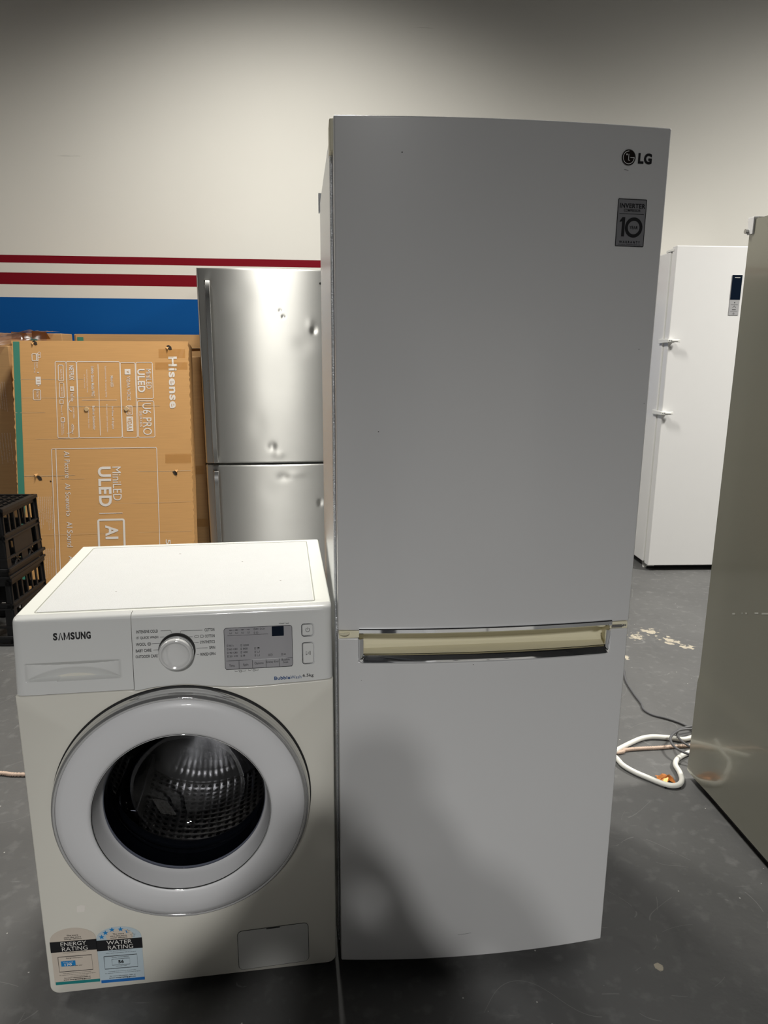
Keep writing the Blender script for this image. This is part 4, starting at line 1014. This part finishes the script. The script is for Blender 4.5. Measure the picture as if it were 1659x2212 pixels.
# ------------------------------------------------------------------ milk crates
M_crate = mat('black_crate_plastic', (.005, .005, .006), .5, var=.2, vscale=20)
CW, CD, CH = .36, .36, .322
def make_crate(label, loc, rz):
    """crate standing upside down: grid base on top, rim at the bottom"""
    t = thing('milk_crate', label, 'crate', loc, rz, 'stacked black crates')
    def side(fn, Lh, name='side_wall'):
        # fn(s, d, z): s along the side 0..Lh, d outwards
        bm = bmesh.new()
        def b(s0, s1, d0, d1, z0, z1):
            q = []
            for s in (s0, s1):
                for d in (d0, d1):
                    for z in (z0, z1): q.append(bm.verts.new(fn(s, d, z)))
            for f in ((0,1,3,2), (4,6,7,5), (0,4,5,1), (2,3,7,6), (0,2,6,4), (1,5,7,3)): bm.faces.new([q[i] for i in f])
        def diag(sa, za, sb, zb_, wd):
            q = []
            for d in (-.008, -.002):
                for s, z in ((sa-wd/2, za), (sa+wd/2, za), (sb+wd/2, zb_), (sb-wd/2, zb_)): q.append(bm.verts.new(fn(s, d, z)))
            for f in ((0,1,2,3), (4,7,6,5), (0,4,5,1), (1,5,6,2), (2,6,7,3), (3,7,4,0)): bm.faces.new([q[i] for i in f])
        b(0, .030, -.006, 0, .01, .31); b(Lh-.030, Lh, -.006, 0, .01, .31)
        b(0, Lh, -.006, 0, .285, .310); b(0, Lh, -.007, .004, .195, .203); b(0, Lh, -.007, .004, .172, .180); b(0, Lh, -.006, 0, .180, .195)
        b(0, Lh, -.007, .004, .085, .094); b(0, Lh, -.006, 0, .012, .046)
        for s in (.078, .128, .178, .228, .278): b(s-.006, s+.006, -.006, 0, .20, .29)
        b(.09, Lh-.09, -.005, .001, .094, .172)
        b(.030, .042, -.006, 0, .046, .172); b(Lh-.042, Lh-.030, -.006, 0, .046, .172)
        for a, c in ((.09, .13), (Lh-.13, Lh-.09)): diag(a, .046, c, .088, .010); diag(c, .046, a, .088, .010)
        b(Lh/2-.03, Lh/2+.03, -.006, 0, .046, .088)
        return bm_obj(name, bm, M_crate, t)
    tp = lambda z: .010*(z/CH)       # slight inward taper
    side(lambda s, d, z: (s, -d+tp(z), z), CW); side(lambda s, d, z: (s, CD+d-tp(z), z), CW)
    side(lambda s, d, z: (CW+d-tp(z), s, z), CD); side(lambda s, d, z: (-d+tp(z), s, z), CD)
    L = [(-.010, CW+.010, -.010, .004, .034, .048), (-.010, CW+.010, CD-.004, CD+.010, .034, .048), (-.010, .004, -.010, CD+.010, .034, .048), (CW-.004, CW+.010, -.010, CD+.010, .034, .048),
         (-.008, CW+.008, -.008, .0, 0, .012), (-.008, CW+.008, CD, CD+.008, 0, .012), (-.008, .0, -.008, CD+.008, 0, .012), (CW, CW+.008, -.008, CD+.008, 0, .012)]
    boxes('rim', L, M_crate, t, bevel=.002)
    G = []
    for i in range(9): a = .02+(CW-.04)*i/8; G += [(a-.004, a+.004, .012, CD-.012, .304, .318), (.012, CW-.012, a-.004, a+.004, .304, .318)]
    G += [(.006, CW-.006, .006, .022, .306, .3215), (.006, CW-.006, CD-.022, CD-.006, .306, .3215), (.006, .022, .006, CD-.006, .306, .3215), (CW-.022, CW+.004, .006, CD-.006, .306, .3215)]
    boxes('base_grid', G, M_crate, t)
    return t
make_crate('black plastic milk crate on the floor by the cartons, lower of the stack', (-1.69-CW, 3.055, 0), .04)
make_crate('black plastic milk crate stacked on top of the other at the left edge', (-1.695-CW, 3.058, .322), .035)

# ------------------------------------------------------------------ cables on the floor
M_gcab = mat('grey_cable_rubber', (.10, .10, .105), .5); M_wcab = mat('white_hose_plastic', (.74, .735, .68), .4); M_pink = mat('pale_pink_twisted_flex', (.56, .42, .33), .5, var=.25, vscale=40)
def fp(px, py, z):
    d = fw+rt*((px-829.5)/F_PX)-up*((py-1106)/F_PX); t = (z-CAM_H)/d.z; return (d.x*t, d.y*t, z)
def path(L, z): return [fp(q[0], q[1], q[2] if len(q) > 2 else z) for q in L]
gc = path([(1290, 1370), (1325, 1408), (1345, 1440), (1352, 1470), (1368, 1497), (1385, 1520), (1391, 1533), (1410, 1544), (1440, 1552), (1470, 1562), (1490, 1573), (1505, 1590), (1530, 1615)], .005)
tag(tube('power_cable', gc, .0042, M_gcab), 'thin grey cable snaking across the floor from the tall fridge towards the grey fridge', 'cable')
lp = path([(1540, 1560), (1500, 1568), (1475, 1573), (1463, 1580), (1465, 1592), (1478, 1605), (1500, 1616), (1540, 1630)], .026)
lp2 = path([(1545, 1640), (1500, 1632), (1475, 1624), (1456, 1612), (1448, 1597), (1454, 1586), (1470, 1577), (1500, 1575), (1550, 1580)], .036)
tag(tube('power_cable', lp+[Vector(lp[-1])+Vector((.08, .0, .004))]+lp2, .0042, M_gcab), 'grey cable coiled in loops beside the grey fridge', 'cable')
wc1 = path([(1290, 1650), (1331, 1622), (1350, 1611), (1380, 1597), (1400, 1592), (1420, 1591.5), (1450, 1594), (1475, 1597), (1497, 1592), (1530, 1580)], .010)
wc2 = path([(1300, 1610), (1331, 1637), (1345, 1652), (1370, 1667), (1400, 1680), (1430, 1692), (1450, 1697), (1466, 1695), (1473, 1685), (1468, 1668), (1459, 1652), (1463, 1640), (1478, 1630), (1500, 1622), (1535, 1612)], .010)
tag(tube('white_hose', wc1, .0085, M_wcab), 'white hose running straight behind the loops, from the tall fridge to the grey one', 'hose')
tag(tube('white_hose', wc2, .0085, M_wcab), 'white hose bent in a hook over a small orange scrap on the floor', 'hose')
pk = path([(-120, 1664), (0, 1670), (42, 1673), (200, 1672), (500, 1665), (900, 1650), (1200, 1636), (1331, 1626), (1350, 1620), (1380, 1617), (1420, 1615), (1460, 1612), (1500, 1610), (1550, 1606)], .007)
tag(tube('twisted_flex', pk, .0058, M_pink, twist=True, n=40), 'long pale pink twisted flex lying across the floor behind both machines', 'flex')
# small scrap
bm = bmesh.new(); rn = random.Random(3)
c = Vector(fp(1441, 1692, 0))
sc_o = thing('crumpled_scrap', 'small crumpled orange and black scrap under the white hose', 'scrap', c)
V = []; Fc = []
for i in range(7):
    for j in range(6):
        a = i/6-.5; b = j/5-.5; V.append((a*.050+rn.uniform(-.004, .004), b*.040+rn.uniform(-.004, .004), .003+.022*max(0, 1-abs(a)*1.6-abs(b))*rn.uniform(.5, 1.1)))
for i in range(6):
    for j in range(5): a = i*6+j; Fc.append((a, a+6, a+7, a+1))
o = mesh_obj('orange_foil', V, Fc, mat('orange_foil', (.62, .22, .05), .35, metal=.4, var=.5, vscale=60), sc_o, smooth=False); o.location = (0, .012, .004)
boxes('black_tab', [(-.018, .032, -.030, -.006, .001, .006)], M_black, sc_o)

# two unseen white fridges, added behind the viewpoint for the tall fridge to reflect
def copy_thing(src, loc, rz, label, sz):
    r = src.copy(); C.objects.link(r); r.location = loc; r.rotation_euler = (0, 0, rz); r.scale = (sz[0], 1, sz[1]); r['label'] = label
    def rec(o, p):
        for ch in [x for x in bpy.data.objects if x.parent == o]:
            k = ch.copy(); C.objects.link(k); k.parent = p; rec(ch, k)
    rec(src, r); return r
copy_thing(vf, (1.26, -1.60, 0), pi, 'added unseen white upright fridge behind the viewpoint, nearer the middle of the room', (.96, .78))
copy_thing(vf, (1.86, -1.62, 0), pi, 'added unseen white upright fridge behind the viewpoint, the one further to the right', (.96, .78))

# ------------------------------------------------------------------ the person taking the picture, standing just behind the camera
def make_person():
    t = thing('person', 'person in dark clothes standing behind the viewpoint, both hands raised to hold a phone', 'person', (-.02, -.42, 0))
    J = {}; E = []; R = {}
    def j(n, p, r, par=None):
        J[n] = Vector(p); R[n] = r
        if par: E.append((par, n))
    j('pelvis', (0, 0, .93), .150); j('waist', (0, .0, 1.08), .130, 'pelvis'); j('chest', (0, -.01, 1.28), .150, 'waist'); j('upper', (0, -.01, 1.40), .120, 'chest')
    j('neck', (0, .01, 1.48), .055, 'upper'); j('head', (0, .03, 1.56), .080, 'neck'); j('crown', (0, .03, 1.655), .085, 'head')
    for s, n in ((-1, 'l'), (1, 'r')):
        j('hip'+n, (s*.10, 0, .86), .095, 'pelvis'); j('knee'+n, (s*.13, .02, .48), .060, 'hip'+n); j('ankle'+n, (s*.15, -.02, .09), .040, 'knee'+n); j('toe'+n, (s*.17, .16, .04), .035, 'ankle'+n)
        j('sh'+n, (s*.185, 0, 1.39), .060, 'upper'); j('elb'+n, (s*.30, .08, 1.13), .045, 'sh'+n); j('wr'+n, (s*.12, .27, 1.28), .030, 'elb'+n); j('palm'+n, (s*.095, .325, 1.31), .028, 'wr'+n)
        for i in range(4):
            j('f%d%s' % (i, n), (s*.088, .345, 1.335-.018*i), .009, 'palm'+n); j('g%d%s' % (i, n), (s*.070, .357, 1.338-.018*i), .008, 'f%d%s' % (i, n)); j('h%d%s' % (i, n), (s*.052, .352, 1.338-.018*i), .007, 'g%d%s' % (i, n))
        j('t0'+n, (s*.085, .315, 1.335), .011, 'palm'+n); j('t1'+n, (s*.060, .322, 1.350), .009, 't0'+n)
    names = list(J); idx = {n: i for i, n in enumerate(names)}
    o = mesh_obj('body', [J[n] for n in names], [], mat('dark_clothing', (.035, .037, .045), .8), t, edges=[(idx[a], idx[b]) for a, b in E])
    sk = o.modifiers.new('skin', 'SKIN'); sd_ = o.modifiers.new('subdiv', 'SUBSURF'); sd_.levels = 2; sd_.render_levels = 2
    for n in names: v = o.data.skin_vertices[0].data[idx[n]]; v.radius = (R[n], R[n]); v.use_root = (n == 'pelvis')
    ph = thing('phone', 'black phone held up in both hands behind the viewpoint', 'phone', (-.02, -.078, 1.335))
    boxes('phone_body', [(-.075, .075, -.004, .004, -.036, .036)], M_black, ph, bevel=.002)
make_person()
